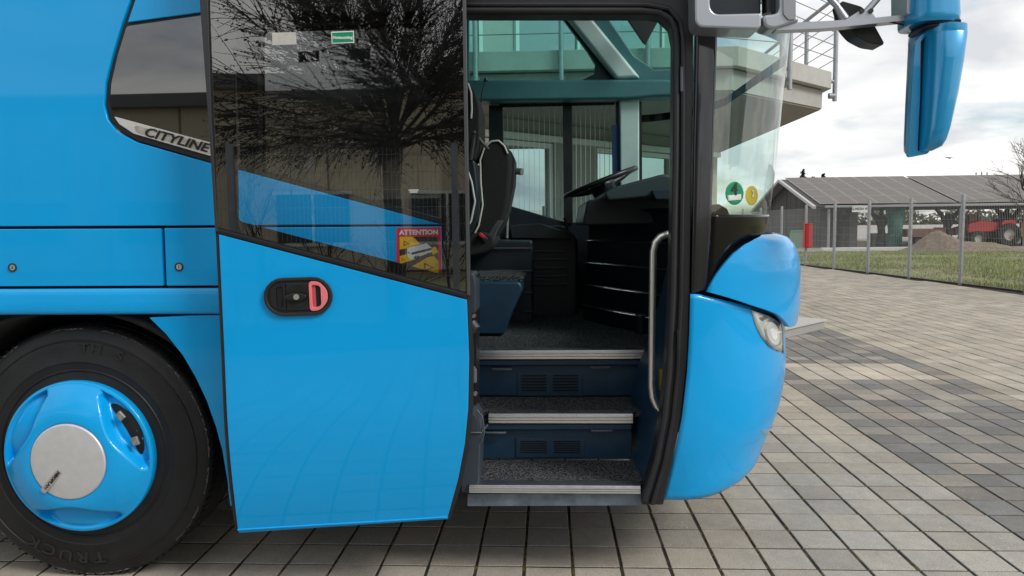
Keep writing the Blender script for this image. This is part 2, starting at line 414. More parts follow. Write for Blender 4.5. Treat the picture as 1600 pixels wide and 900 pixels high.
# ---- side skin left of the door
sp_ = prism('side_panel', SL([(-700, -330), (213, -330), (203, 0), (190, 38), (176, 84), (165, 128), (162, 163), (168, 187), (183, 206), (213, 222), (325, 254), (366, 264), (688, 350.5), (-700, 357)]), YB, YB+.03, PAINT, coach, True, .003)
prism('upper_panel', SL([(222, -330), (211, 0), (199, 35), (309, 20), (692, -34), (680, -330)]), YB, YB+.03, PAINT, coach, True, .003)
prism('window_surround', SL([(216, -320), (205, 0), (192, 38), (178, 84), (167, 128), (164, 163), (170, 186), (185, 204), (215, 220), (325, 252), (366, 262.5), (690, 349.5), (690, -320)]), YB+.009, YB+.03, RUBBER, coach, True)
sw = prism('side_window', rnd(SL([(198, 41), (690, -30), (690, 342), (366, 254), (325, 222), (179, 181), (172, 163), (174, 130), (184, 86)]), .01), YB-.0, YB+.012, DGLASS, coach, True, .002)
ct = prism('name_strip', rnd(SL([(179, 182), (337, 225), (337, 246), (210, 209), (187, 194)]), .006), YB-.004, YB+.012, CHROME, coach, True, .0025)
prism('strip_inlay', rnd(SL([(213, 196), (337, 229), (337, 242), (216, 208), (211, 202)]), .008), YB-.0055, YB, mat('strip_inlay', (.55, .52, .48), .3, metal=.5, var=.3, vscale=25), ct, True)
x0, z0 = S(276, 219); ang = math.degrees(math.atan2(S(337, 236)[1]-S(213, 203)[1], S(337, 236)[0]-S(213, 203)[0]))
text('strip_lettering', 'CITYLINE', .047, mat('letter_black', (.012, .012, .012), .4), ct, upr(x0, YB-.0065, z0, -ang), shear=.25, sx_=1.28, bold=.0012)
def lock(px, py, parent):
    x, z = S(px, py)
    l = lathe_y('lock', [(.0165, 0), (.0165, -.004), (.013, -.0045), (.0125, .001), (.0001, .001)], RUBBER, parent, 24); l.location = (x, YB, z)
    c_ = lathe_y('lock_cylinder', [(.0115, .001), (.0112, -.003), (.0001, -.0032)], STEEL, parent, 20); c_.location = (x, YB, z)
    s_ = box('lock_slot', (x, YB-.0035, z), (.0022, .001, .012), GAP, parent)
h1 = prism('hatch', SL([(-700, 361), (251.5, 357), (255, 446.5), (-700, 450.5)]), YB, YB+.03, PAINT, coach, True, .003); lock(20, 418, h1)
h2 = prism('hatch', SL([(256.5, 356.5), (688, 353.5), (690, 444.5), (260, 446.5)]), YB, YB+.03, PAINT, coach, True, .003); lock(280, 417, h2)
prism('gap_backing', SL([(-700, 340), (688, 336), (688, 470), (-700, 474)]), YB+.022, YB+.03, GAP, coach, True)
# rocker band above the wheel arch: bulges and folds under
rows = []
for py, dy in ((452, .006), (454, 0), (462, -.003), (474, -.006), (484, -.008), (489, -.006), (491.5, 0), (493, .02), (494, .05)):
    a, b = S(-700, py+3.5), S(340, py-2 if py < 480 else py-1.5); e = S(690, py-4)
    r = []
    for k in range(9):
        t = k/8; r.append((a[0]*(1-t)+b[0]*t, YB+dy+bend(b[1]), a[1]*(1-t)+b[1]*t))
    r.append((e[0], YB+dy+bend(e[1]), e[1])); rows.append(r)
loft('rocker_band', rows, PAINT, coach, 50)
prism('front_wing', SL([(231, 496.5), (300, 493), (690, 489), (696, 765), (358, 792), (354, 752), (346, 705), (336, 668), (322, 628), (304, 590), (284, 556), (258, 523)]), YB+.006, YB+.03, PAINT, coach, True, .004)
prism('rear_wing', [(-3.3, 1.07), (-2.13, 1.07), (-2.2, .9), (-2.235, .7), (-2.24, .35), (-3.3, .33)], YB+.006, YB+.03, PAINT, coach, True, .004)
# wheel house
WX, WZ = -1.556, .517
g = []
for k in range(25):
    a = math.pi*(k/24); g.append([(WX+.66*math.cos(a), y, WZ+.6*math.sin(a)) for y in (YB+.028, .55)])
g = [[(WX+.66, y, .3) for y in (YB+.028, .55)]]+g+[[(WX-.66, y, .3) for y in (YB+.028, .55)]]
thick(loft('wheel_house', g, GAP, coach), .02)
box('wheel_house_wall', (WX, .57, .8), (1.4, .03, .95), GAP, coach)
# ---- wheel
wheel = empty('wheel', (WX, 0, WZ), 0, coach)
YT = -.14
prof = [(.285, .12), (.40, .155), (.47, .15), (.50, .135), (.515, .10)]
prof = [(.29, YT-.018), (.315, YT-.014), (.335, YT-.012), (.338, YT-.016), (.342, YT-.016), (.345, YT-.013), (.37, YT-.017), (.373, YT-.0195), (.378, YT-.0195), (.381, YT-.018), (.43, YT-.017), (.455, YT-.011), (.457, YT-.014), (.461, YT-.0135), (.463, YT-.009), (.465, YT-.008), (.487, YT-.001), (.492, YT+.001), (.503, YT+.006), (.512, YT+.016), (.517, YT+.03), (.517, YT+.075), (.508, YT+.076), (.508, YT+.086), (.517, YT+.087), (.517, YT+.14), (.508, YT+.141), (.508, YT+.151), (.517, YT+.152), (.517, YT+.21), (.508, YT+.211), (.508, YT+.221), (.517, YT+.222), (.517, YT+.268), (.49, YT+.298), (.40, YT+.31), (.29, YT+.29)]
ty = lathe_y('tyre', prof, TYRE, wheel, 128, smooth=28)
# tread grooves across the shoulder
bm = bmesh.new()
for k in range(96):
    a = 2*math.pi*k/96
    m4 = Matrix.Rotation(a, 4, 'Y') @ Matrix.Translation((.5165, YT+.043, 0)) @ Matrix.Diagonal((.004, .055, .007, 1)); bmesh.ops.create_cube(bm, size=1, matrix=m4)
tag(finish(bm, 'tread_sipes', mat('tread_groove', (.004, .004, .004), .9), ty, 0), kind='stuff')
bm = bmesh.new()         # worn pale crumbs of the shoulder edge
for k in range(700):
    a = random.uniform(0, 6.283); n_ = noise.noise((math.cos(a)*3, math.sin(a)*3, 2))
    if n_ < -.05: continue
    r_ = .5035+random.gauss(0, .0012); m4 = Matrix.Rotation(-a, 4, 'Y') @ Matrix.Translation((r_, YT+.0055, 0)) @ Matrix.Diagonal((.0012+.0018*random.random(), .002, .004+.012*random.random(), 1)); bmesh.ops.create_cube(bm, size=1, matrix=m4)
tag(finish(bm, 'shoulder_scuffs', SCUFF, ty, 0), kind='stuff')
def tyre_text(s, a0, da, size):
    for k, ch in enumerate(s):
        if ch == ' ': continue
        a = a0+da*k; r_ = .43
        m4 = Matrix.Translation((r_*math.cos(a), YT-.0185, r_*math.sin(a))) @ Matrix.Rotation(-(a-math.pi/2), 4, 'Y') @ FACE
        text('sidewall_letter', ch, size, TYRE_L, ty, m4, extr=.0016, sx_=1.2, bold=.001)
tyre_text('TH S', rad(86), -rad(6.5), .052)
def tyre_text_low(s, a0, da, size):
    for k, ch in enumerate(s):
        a = a0+da*k; r_ = .425
        m4 = Matrix.Translation((r_*math.cos(a), YT-.0185, r_*math.sin(a))) @ Matrix.Rotation(-(a-math.pi/2), 4, 'Y') @ FACE
        text('sidewall_letter', ch, size, TYRE_L, ty, m4, extr=.0016, sx_=1.3, bold=.0012)
tyre_text_low('TRUCK', rad(-84), -rad(9.5), .062)
# hub cover: three spokes with sunken openings
n_, rs = 192, 44
def cover_y(r, a):
    """depth of the cover at radius r, angle a"""
    t = max(0, min(1, (r-.16)/(.295-.16)))
    y = -.252+.058*t**1.7                        # dome
    if r < .16: y = -.252+.012*max(0, (.155-r)/.02) if r < .155 else -.252
    # pockets
    for c_ in (29., 149., 269.):
        d = (a-c_+180) % 360-180
        inner = .182+.085*(abs(d)/38)**2           # pocket inner border (a chord like arc)
        if abs(d) < 38 and r > inner and r < .292:
            e = min((r-inner)/.022, (.292-r)/.01, (38-abs(d))/5, 1); e = e*e*(3-2*e)
            slope = .016+.042*max(0, 1-(r-inner)/.085)
            y = max(y, y+e*slope)
    return y
G = []
for k in range(n_):
    a = 360*k/n_; row = []
    for q in range(rs):
        r = .136+(.300-.136)*q/(rs-1); ar = rad(a); row.append((r*math.cos(ar), cover_y(r, a), r*math.sin(ar)))
    for r, y in ((.304, -.188), (.3045, -.17), (.298, -.14)): row.append((r*math.cos(rad(a)), y, r*math.sin(rad(a))))
    G.append(row)
G.append(G[0]); hub = loft('hub_cover', G, PAINT, wheel, 60)
def pocket_slot(ac, dr=.0):
    """dark slot through the cover with the rim and a bolt behind it"""
    g = []
    for k in range(15):
        d = -27+54*k/14; w = .024*math.sqrt(max(0, 1-(d/27.5)**2)); rc = .262-.010*(abs(d)/27)**2
        g.append([((rc+s*w)*math.cos(rad(ac+d)), cover_y(rc+s*w, ac+d)-.0015, (rc+s*w)*math.sin(rad(ac+d))) for s in (-1, -.5, 0, .5, 1)])
    return loft('vent_slot', g, GAP, hub, 60)
for ac in (29., 149.): 
    if ac == 29.: pocket_slot(ac)
for d in (16, 41):
    a = rad(d); b_ = box('wheel_bolt', (.262*math.cos(a), -.2-.016, .262*math.sin(a)), (.026, .012, .034), mat('worn_steel', (.35, .34, .32), .5, metal=.7, var=.4, vscale=40), hub, .003); b_.rotation_euler = (0, -a, 0)
cap = lathe_y('centre_cap', [(.1495, -.236), (.1495, -.254), (.147, -.2565), (.143, -.2575), (.07, -.2615), (.0001, -.2625)], mat('brushed_cap', (.70, .71, .72), .45, metal=.55, var=.05, vscale=30), wheel, 96, smooth=50)
a = rad(229); bd = prism('cap_badge', rnd([(-.062, -.0125), (.062, -.0125), (.062, .0125), (-.062, .0125)], .012), -.002, .002, mat('badge_grey', (.5, .5, .5), .35, metal=.6), cap, False, .001)
bd.matrix_local = Matrix.Translation((.094*math.cos(a), -.2615, .094*math.sin(a))) @ Matrix.Rotation(-a, 4, 'Y') @ Matrix.Rotation(rad(-2), 4, 'Z')
bi = text('badge_lettering', 'NEOPLAN', .0165, mat('letter_black'), cap, Matrix.Translation((.094*math.cos(a), -.2645, .094*math.sin(a))) @ Matrix.Rotation(-a, 4, 'Y') @ FACE, bold=.0006, sx_=1.2)

# ---- step well and floor
sill = S(732, 762)[1]; ZS = [.402, .625, .848]
stp = empty('entrance_steps', (0, 0, 0), 0, coach)
YS = []
def py_depth(px, py, z): return atZ(px, py, z).y
y1 = py_depth(870, 719, ZS[0])
def solve_edge(px, py_top, Yr): return atY(px, py_top, Yr).z
ZS[1] = solve_edge(870, 647, y1-.02); y2 = py_depth(870, 620, ZS[1]); ZS[2] = solve_edge(870, 548, y2-.02); y3 = 2.34
edge_px = [((733, 1001), (760, 770, 783)), ((763, 989), (646, 661, 673)), ((740, 1012), (547, 561, 566))]
YE = [YB+.045, y1-.03, y2-.03]
for k in range(3):
    z, ye = ZS[k], YE[k]; (pa, pb), (t0, t1, t2) = edge_px[k]
    xa, xb = atY(pa, t0, ye).x, atY(pb, t0, ye).x
    zl = atY(870, t1, ye).z
    bm = bmesh.new()
    n_r = 3; hgt = z-zl
    addbox(bm, ((xa+xb)/2, ye+.03, z+.001), (xb-xa, .06, .006))
    for q in range(n_r):
        addbox(bm, ((xa+xb)/2, ye-.004, z-hgt*(q+.5)/n_r), (xb-xa, .012, hgt/n_r*.82))
    addbox(bm, ((xa+xb)/2, ye+.008, z-hgt/2), (xb-xa, .014, hgt))
    e = finish(bm, 'edge_strip', ALU, stp, 0); bevel(e, .0015)
    yb_ = (y1, y2, y3)[k]
    xl_, xr_ = ((-.09, .70), (-.09, .80), (-3., 1.25))[k]
    box('tread_carpet', ((xl_+xr_)/2, (ye+.06+yb_)/2, z-.012), (xr_-xl_, yb_-ye-.06, .024), CARPET, stp)
    if k < 2:
        zt_ = ZS[k+1]; xs_, xe_ = ((-.09, .66), (-.09, .74))[k]
        r_ = box('riser', ((xs_+xe_)/2, yb_+.012, (z+zt_)/2-.01), (xe_-xs_, .024, zt_-z-.03), NAVY, stp, .004)
        box('riser_lip', ((xs_+xe_)/2, yb_-.012, zt_-.055), (xe_-xs_, .03, .03), NAVY, stp, .008)
        # two slatted vents with a frame plate
        py_ = ((684, 714), (582, 618))[k]; px_ = ((806, 914), (808, 910))[k]
        pA, pB = atY(px_[0], py_[0], yb_), atY(px_[1], py_[1], yb_)
        plate = box('vent_plate', ((pA.x+pB.x)/2, yb_-.003, (pA.z+pB.z)/2), (pB.x-pA.x, .006, pA.z-pB.z), NAVY, stp, .002)
        for s in (0, 1):
            w = (pB.x-pA.x); x_a = -w/2+.02+s*(w/2-.005); wd = w/2-.035
            for q in range(6):
                hh = (pA.z-pB.z); box('vent_slat', (x_a+wd/2, -.0042, hh/2-.014-q*(hh-.026)/6), (wd, .002, (hh-.026)/6*.5), GAP, plate)
        for (hx, hy) in (((790, 519+80), (940, 599)) if False else (((774, 676.), (940, 673.)) if k == 0 else ((784, 577), (938, 574)))):
            p = atY(hx, hy, yb_-.03)
            tube('step_light', [(p.x-.043, yb_-.028, p.z), (p.x-.035, yb_-.034, p.z), (p.x+.035, yb_-.034, p.z), (p.x+.043, yb_-.028, p.z)], .0055, mat('lamp_plastic', (.10, .12, .14), .3), stp, 6)
# kick plate below the sill
prism('sill_apron', SL([(733, 765), (1001, 765), (1000, 781), (733, 782)], YB+.056), YB+.056, YB+.09, mat('worn_sill', (.16, .2, .25), .4, metal=.5, var=.35, vscale=14), stp, False)
# right hand wall of the step well
g = []
for z_, xo, xi in ((.37, .665, .66), (.50, .70, .665), (.62, .745, .675), (.75, .80, .70), (.95, .86, .78), (1.3, .9, .86)):
    g.append([(xo, YB+.06, z_), (xo-.0, .0, z_), (xi, .35, z_), (xi+.06, .75, z_)])
loft('step_wall', g, NAVY, stp, 60)
wl = box('step_wall', (-.1, .3, .7), (.02, .95, .75), NAVY, stp)
# yellow notice on the well wall
pn = atY(1034, 593, -.02); 
nb = box('notice', (.785, -.06, pn.z), (.002, .05, .085), mat('notice_yellow', (.4, .3, .04), .6), stp); nb.location = (pn.x, -.02, pn.z); nb.scale = (10, .4, 1)
# underfloor and hull
HULL = mat('hull_dark', (.006, .007, .009), .8)
box('underbody', (-1.95, 1.08, .55), (1.7-.0, 2.4, .5), HULL, coach).location = (-2.6, 1.25, .6)
box('underbody', (.2, 1.55, .57), (1.9, 1.6, .42), HULL, coach)
box('added_end_wall', (-2.9, 1.08, 2.0), (.04, 2.4, 3.2), HULL, coach)  # unseen end wall, added so no light leaks into the shortened coach
box('roof', (-.9, 1.08, 3.62), (4.6, 2.56, .08), PAINT, coach, .02)
box('ceiling', (-.9, 1.08, 3.52), (4.1, 2.45, .03), TEAL, coach)
prism('header_panel', [(-3.3, 2.62), (1.15, 2.62), (1.05, 3.6), (-3.3, 3.6)], YB+.01, YB+.03, GLASS_UP, coach, True); box('header_rail', (-1.1, YB+.05, 2.58), (4.4, .06, .1), BLACK, coach)  # header panel is out of view, glazed to let sky light into the cab
# ---- door aperture frame and seals
out_ = SL([(724, -230), (1086, -230), (1084, 100), (1081, 330), (1079.5, 456), (1076, 560), (1066, 650), (1051, 718), (1034, 783), (1001, 783)])
in_ = SL([(1003, 768), (1022, 714), (1035, 650), (1042, 580), (1048, 460), (1053, 250), (1054, 66), (1049, 40), (1033, 25), (1015, 22), (724, 22)])
prism('door_frame', out_+in_, YB+.012, YB+.10, BLACK, coach, False, .006)
def off_px(lst, Y): return [(lambda q: (q[0], Y, q[1]))(S(x, y, Y)) for x, y in lst]
tube('door_seal', off_px([(724, 17), (1000, 17), (1030, 20), (1047, 30), (1055, 48), (1057, 70), (1056, 250), (1052, 460), (1046, 580), (1039, 650), (1026, 714), (1005, 775)], YB+.008), .012, RUBBER, coach)
tube('door_seal', off_px([(724, 8), (1010, 8), (1045, 14), (1062, 34), (1067, 60), (1067, 250), (1064, 460), (1059, 580), (1051, 655), (1037, 720), (1016, 780)], YB+.004), .009, BLACK, coach)
hp = off_px([(1065, 105), (1065, 143)], YB-.004); tube('frame_hinge', hp, .006, mat('hinge_grey', (.12, .13, .14), .4, metal=.6), coach)
hp = off_px([(1060, 515), (1060, 548)], YB-.004); tube('frame_hinge', hp, .007, BLACK, coach)
# ---- grab rail
yr = -.06
def P3(px, py, Y): p = atY(px, py, Y); return (p.x, p.y, p.z)
tube('grab_rail', [P3(1052, 366, yr+.02), P3(1043, 366, yr), P3(1032, 370, yr), P3(1024, 379, yr), P3(1020.5, 393, yr), P3(1019, 500, yr), P3(1018, 602, yr), P3(1020, 620, yr), P3(1026, 634, yr), P3(1035, 643, yr), P3(1048, 648, yr+.02)], .0142, STEEL, coach, 14)
# ---- driver's cab: far side wall pieces
YF = 2.30
def F_L(pts, Y=YF): return [(lambda p: (p.x, p.z))(atY(x, y, Y)) for x, y in pts]
prism('cab_wall', F_L([(560, 322), (792, 320), (884, 347), (1120, 350), (1120, 480), (560, 480)]), YF, YF+.06, NAVY_D, coach, False, .008)
prism('cab_wall', [(-2.9, .80), (1.25, .80), (1.25, 1.0), (-2.9, 1.0)], YF+.01, YF+.07, NAVY_D, coach)
prism('cab_wall', [(-2.9, .85), (-.62, .85), (-.62, 3.05), (-2.9, 3.05)], YF, YF+.05, NAVY_D, coach)
bmn = prism('cross_beam', rnd(F_L([(600, 128), (1038, 126), (1100, 132), (1100, 152), (1024, 153), (980, 157), (600, 162)], YF-.1), .03), YF-.16, YF+.05, TEAL, coach, False, .02, 3)
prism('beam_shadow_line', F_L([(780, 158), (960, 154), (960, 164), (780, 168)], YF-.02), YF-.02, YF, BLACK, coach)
prism('window_post', F_L([(764, 165), (786, 165), (788, 326), (764, 322)]), YF-.02, YF+.04, BLACK, coach, False, .004)
prism('window_post', F_L([(879, 160), (894, 160), (895, 350), (881, 347)]), YF-.02, YF+.04, BLACK, coach, False, .004)
prism('front_pillar', rnd(F_L([(967, 152), (998, 152), (998, 300), (968, 300)], YF-.06), .02), YF-.1, YF-.02, TEAL_L, coach, False, .02, 4)
prism('pillar_edge', F_L([(962, 156), (968, 156), (969, 300), (962, 300)], YF-.02), YF-.04, YF+.02, BLACK, coach)
prism('pillar_edge', F_L([(997, 160), (1002, 160), (1003, 300), (998, 300)], YF-.02), YF-.04, YF+.02, BLACK, coach)
dp = prism('sloping_pillar', F_L([(868, 8), (905, 8), (1000, 124), (962, 126)], YF-.07), YF-.13, YF-.03, TEAL_L, coach, False, .025, 4)
prism('pillar_lining', F_L([(905, 8), (936, 8), (990, 88), (1022, 110), (1100, 106), (1100, 128), (995, 128)], YF-.05), YF-.08, YF, TEAL, coach, False, .012)
prism('pillar_seal', F_L([(864, 8), (878, 8), (966, 127), (905, 127), (928, 116), (930, 100), (918, 80)], YF-.03), YF-.03, YF+.02, BLACK, coach)
prism('upper_post', F_L([(700, 8), (733, 8), (733, 128), (700, 128)]), YF-.04, YF+.02, TEAL, coach)
prism('upper_lining', F_L([(560, -160), (1200, -160), (1200, 4), (560, 4)]), YF-.02, YF+.04, TEAL, coach)
def pane(name, pts, m, y): return prism(name, F_L(pts, y), y, y+.004, m, coach)
wa = pane('cab_window', [(786, 164), (880, 160), (881, 350), (788, 325)], GLASS_FAR, YF+.012)
wb = pane('cab_window', [(894, 160), (964, 156), (964, 352), (895, 349)], GLASS_FAR, YF+.012)
pane('cab_window', [(1002, 156), (1090, 150), (1090, 352), (1002, 352)], GLASS_FAR, YF+.012)
pane('upper_window', [(730, 2), (874, 2), (965, 128), (730, 130)], GLASS_UP, YF+.014)
pane('upper_window', [(930, 2), (1100, 2), (1100, 120), (1010, 120)], GLASS_UP, YF+.014)
def wires(par, x0, x1, y0, y1, n):
    for k in range(n):
        a, b = F_L([(x0+(x1-x0)*k/(n-1), y0), (x0+(x1-x0)*k/(n-1), y1)], YF+.01)
        box('heating_wire', (a[0], YF+.009, (a[1]+b[1])/2), (.003, .002, a[1]-b[1]), mat('wire_pale', (.6, .62, .62), .5), par)
wires(wa, 793, 875, 166, 338, 11); wires(wb, 900, 952, 164, 346, 8)
# sun visor blade hanging behind the windscreen
prism('sun_visor', F_L([(958, 0), (1046, 0), (1008, 71), (1004, 68)], YF-.3), YF-.33, YF-.3, BLACK, coach, False, .004)
# rolled blind strip on the pillar
prism('curtain_strip', F_L([(956, 197), (968, 195), (966, 290), (957, 290)], YF-.05), YF-.08, YF-.04, mat('curtain_blue', (.006, .03, .10), .8), coach)
# ---- dashboard: curved stair side with bright trim lines
def dash_xy(t):
    pts = [(.52, 1.62), (.60, 1.42), (.70, 1.2), (.82, .98), (.95, .78), (1.02, .55), (1.04, .2)]
    k = min(int(t*6), 5); f_ = t*6-k; return tuple(pts[k][q]*(1-f_)+pts[k+1][q]*f_ for q in (0, 1))
dash = empty('dashboard', (0, 0, 0), 0, coach)
zs_ = [.8, .915, .925, 1.04, 1.05, 1.175, 1.185, 1.31, 1.32, 1.44, 1.47, 1.49]
ins = [0, 0, .012, .012, .024, .024, .036, .036, .048, .048, .03, -.02]
g = []
for z_, i_ in zip(zs_, ins): g.append([(dash_xy(t/24)[0]+i_*.8, dash_xy(t/24)[1]+i_*.5, z_) for t in range(25)])
loft('dash_side', g, NAVY_D, dash, 30)
for z_, i_ in ((.918, .004), (1.043, .016), (1.178, .028), (1.313, .04)):
    pts = [(dash_xy(t/24)[0]+i_*.8-.008, dash_xy(t/24)[1]+i_*.5-.006, z_) for t in range(25)]
    tube('trim_line', pts, .0045, mat('trim_metal', (.25, .26, .28), .3, metal=.8), dash, 6)
post = tube('dash_post', [(.80, 1.0, .80), (.80, 1.0, .92)], .03, NAVY_D, dash, 16); tube('post_cap', [(.80, 1.0, .925), (.80, 1.0, .932)], .032, mat('trim_metal'), dash, 16)
# cowl on top
prism('dash_cowl', rnd(F_L([(934, 307), (950, 298), (1018, 280), (1060, 292), (1060, 312), (1010, 312), (940, 318)], 1.2), .02), .75, 1.75, mat('cowl_teal', (.03, .05, .06), .5), dash, False, .03, 3)
prism('dash_cowl', rnd(F_L([(912, 316), (1060, 303), (1060, 350), (905, 352)], 1.4), .02), 1.0, 2.1, NAVY_D, dash, False, .02)
prism('dash_lid', rnd(F_L([(1010, 300), (1060, 296), (1060, 312), (1016, 314)], .9), .01), .7, .9, mat('lid_navy', (.01, .03, .05), .4), dash, False, .01)
# driver's left hand console under the window
prism('side_console', rnd(F_L([(795, 355), (880, 352), (902, 372), (902, 500), (812, 500), (800, 400)], 1.95), .03), 1.85, 2.25, NAVY_D, coach, False, .02)
prism('console_top', rnd(F_L([(796, 352), (845, 349), (896, 366), (900, 374), (800, 372)], 1.85), .02), 1.8, 2.28, mat('console_grey', (.012, .017, .022), .5), coach, False, .015)
for q in range(5):
    p = atY(857, 392+q*13, 1.84); box('console_slat', (p.x, 1.845, p.z), (.24, .012, .02), mat('console_line', (.01, .014, .02), .35), coach, .004)
tube('shift_lever', [P3(894, 375, 1.7), P3(886, 362, 1.7), P3(884, 345, 1.72), P3(883, 340, 1.72)], [.008, .009, .011, .015], BLACK, coach)
# ---- steering wheel
stw = empty('steering_wheel', P3(938, 285, 1.72), 0, coach); stw.rotation_euler = (0, -rad(21), 0)
bm = bmesh.new(); R0, r0_ = .232, .0155; VV = []
for k in range(64):
    a = 2*math.pi*k/64
    VV.append([bm.verts.new(((R0+r0_*math.cos(2*math.pi*q/12))*math.cos(a), (R0+r0_*math.cos(2*math.pi*q/12))*math.sin(a), r0_*math.sin(2*math.pi*q/12))) for q in range(12)])
for k in range(64):
    for q in range(12): bm.faces.new((VV[k][q], VV[(k+1) % 64][q], VV[(k+1) % 64][(q+1) % 12], VV[k][(q+1) % 12]))
finish(bm, 'rim', mat('wheel_leather', (.012, .012, .013), .35), stw, 60)
lathe = bmesh.new(); addtube(lathe, [(0, 0, .005), (0, 0, -.02), (-.005, 0, -.06), (-.015, 0, -.12), (-.03, 0, -.2)], [.075, .085, .07, .05, .045], 20); finish(lathe, 'boss', BLACK, stw)
for a in (20, 160, 270):
    tube('spoke', [(.05*math.cos(rad(a)), .05*math.sin(rad(a)), -.03), (.15*math.cos(rad(a)), .15*math.sin(rad(a)), -.02), (.23*math.cos(rad(a)), .23*math.sin(rad(a)), 0)], [.025, .016, .011], BLACK, stw, 8)
# ---- driver's seat
seat = empty('driver_seat', P3(765, 400, 1.45), 0, coach); seat.location = (0, 0, 0)
def F_S(pts, Y): return F_L(pts, Y)
bk = prism('backrest', rnd(F_S([(752, 232), (762, 221), (776, 217), (791, 225), (798, 240), (799, 262), (795, 310), (788, 345), (772, 372), (752, 384), (742, 378), (744, 350), (750, 300), (748, 262)], 1.3), .02), 1.3, 1.72, SEATF, seat, False, .045, 4)
prism('side_bolster', rnd(F_S([(789, 230), (799, 236), (804, 248), (803, 285), (794, 330), (784, 352), (788, 300)], 1.36), .015), 1.36, 1.66, mat('bolster', (.02, .02, .021), .85), seat, False, .03, 3)
tube('piping', [P3(x, y, 1.298) for x, y in ((738, 372), (748, 352), (754, 320), (751, 285), (750, 250), (757, 230), (768, 221), (779, 220), (788, 228), (793, 240))], .006, PIPING, seat, 8)
prism('head_cushion', rnd(F_S([(724, 130), (742, 140), (750, 170), (750, 225), (740, 250), (722, 255)], 1.15), .03), 1.1, 1.5, SEATF, seat, False, .04, 3)
tube('piping', [P3(x, y, 1.09) for x, y in ((731, 130), (736, 145), (737, 170), (736, 185))], .006, PIPING, seat, 8)
tube('piping', [P3(x, y, 1.09) for x, y in ((729, 262), (737, 285), (742, 315), (736, 345), (728, 358))], .006, PIPING, seat, 8)
prism('seat_shell', rnd(F_S([(720, 255), (742, 250), (748, 300), (744, 340), (730, 372), (720, 372)], 1.12), .02), 1.1, 1.6, NAVY_D, seat, False, .02, 3)
prism('cushion', rnd(F_S([(728, 372), (745, 362), (770, 365), (775, 380), (762, 395), (730, 402)], 1.2), .03), 1.15, 1.7, SEATF, seat, False, .04, 3)
tube('armrest', [P3(796, 267, 1.5), P3(806, 267.5, 1.48), P3(816, 268.5, 1.46)], [.018, .02, .021], ALU, seat, 12)
tube('grab_post', [P3(793, 325, 1.75), P3(792, 372, 1.75)], .011, STEEL, seat)
bl = box('buckle', P3(754, 371, 1.15), (.06, .03, .028), mat('buckle_black', (.02, .02, .02), .4), seat, .005); bl.rotation_euler = (0, rad(38), 0)
bl = box('buckle_button', P3(753, 368, 1.13), (.035, .03, .018), RED, seat, .003); bl.rotation_euler = (0, rad(38), 0)
for q in range(3): tube('belt_web', [P3(760+q*5, 378-q*2, 1.16), P3(768+q*5, 362-q*3, 1.2), P3(779+q*3, 345, 1.26)], .007, mat('belt_grey', (.035, .037, .04), .8), seat, 6)
tube('belt_strap', [P3(744, 195, 1.12), P3(739, 225, 1.1), P3(735, 250, 1.1)], .012, mat('belt_grey'), seat, 6)
tube('seat_belt_anchor', [P3(740, 205, 1.1), P3(752, 222, 1.15), P3(762, 232, 1.25)], .01, mat('belt_metal', (.2, .21, .22), .4, metal=.5), seat, 8)
# gooseneck microphone
tube('microphone', [P3(752, 160, 1.6), P3(753, 145, 1.6), P3(757, 128, 1.6)], .004, BLACK, coach); p = P3(758.5, 125, 1.6); tube('microphone_head', [(p[0], p[1], p[2]-.012), (p[0]+.002, p[1], p[2]-.004), (p[0]+.003, p[1], p[2]+.012)], [.008, .014, .009], BLACK, coach)
# seat podium with carpeted ledge
pod = prism('seat_podium', rnd(F_L([(700, 440), (812, 440), (818, 452), (800, 490), (788, 523), (700, 523)], .9), .02), .9, 1.5, NAVY, coach, False, .03, 3)
prism('podium_carpet', rnd(F_L([(700, 433), (806, 431), (818, 436), (812, 446), (700, 446)], .92), .004), .93, 1.45, CARPET, pod, False, .006)
pod2 = prism('podium_step', rnd(F_L([(700, 376), (832, 376), (832, 500), (824, 510), (700, 500)], 1.5), .02), 1.48, 2.0, NAVY_D, coach, False, .012)
for py in (388, 423, 457, 487):
    a, b = P3(770 if py < 430 else 818, py, 1.47), P3(832, py, 1.47); tube('podium_trim', [a, b], .005, mat('trim_metal'), pod2, 6)
# door drive housing at the rear edge of the opening
dr = prism('door_drive_cover', rnd(F_L([(724, 632), (745, 636), (752, 648), (754, 676), (752, 745), (744, 756), (724, 757)], -.06), .012), -.16, .02, GREY_PL, coach, False, .02, 3)
tube('cover_seam', [P3(735, 676, -.165), P3(752, 676, -.165), P3(762, 664, -.1)], .003, mat('seam_grey', (.08, .1, .12), .4), dr, 6)
tube('cover_edge', [P3(745, 640, -.165), P3(754, 652, -.165), P3(757, 676, -.165), P3(752, 690, -.165)], .003, mat('seam_grey'), dr, 6)
prism('drive_box', rnd(F_L([(722, 425), (742, 425), (746, 440), (746, 486), (722, 490)], -.05), .008), -.12, .05, GREY_PL, coach, False, .01)
for px, py in ((741, 493), (740, 575), (743, 614)):
    p = P3(px, py, -.1); tube('fixing_bolt', [(p[0], p[1], p[2]), (p[0], p[1]-.02, p[2])], .008, STEEL, coach, 10)
prism('jamb_plate', F_L([(735, 430), (745, 430), (744, 640), (735, 640)], -.04), -.04, .1, BLACK, coach)
box('latch_plate', P3(742, 587, -.08), (.014, .02, .055), mat('latch_grey', (.25, .27, .29), .4, metal=.5), coach, .003)
lm = P3(741, 510, -.1); tube('door_knuckle', [(lm[0]-.01, lm[1], lm[2]+.02), (lm[0], lm[1], lm[2]), (lm[0]-.01, lm[1], lm[2]-.02)], [.015, .024, .015], GREY_PL, coach, 12)

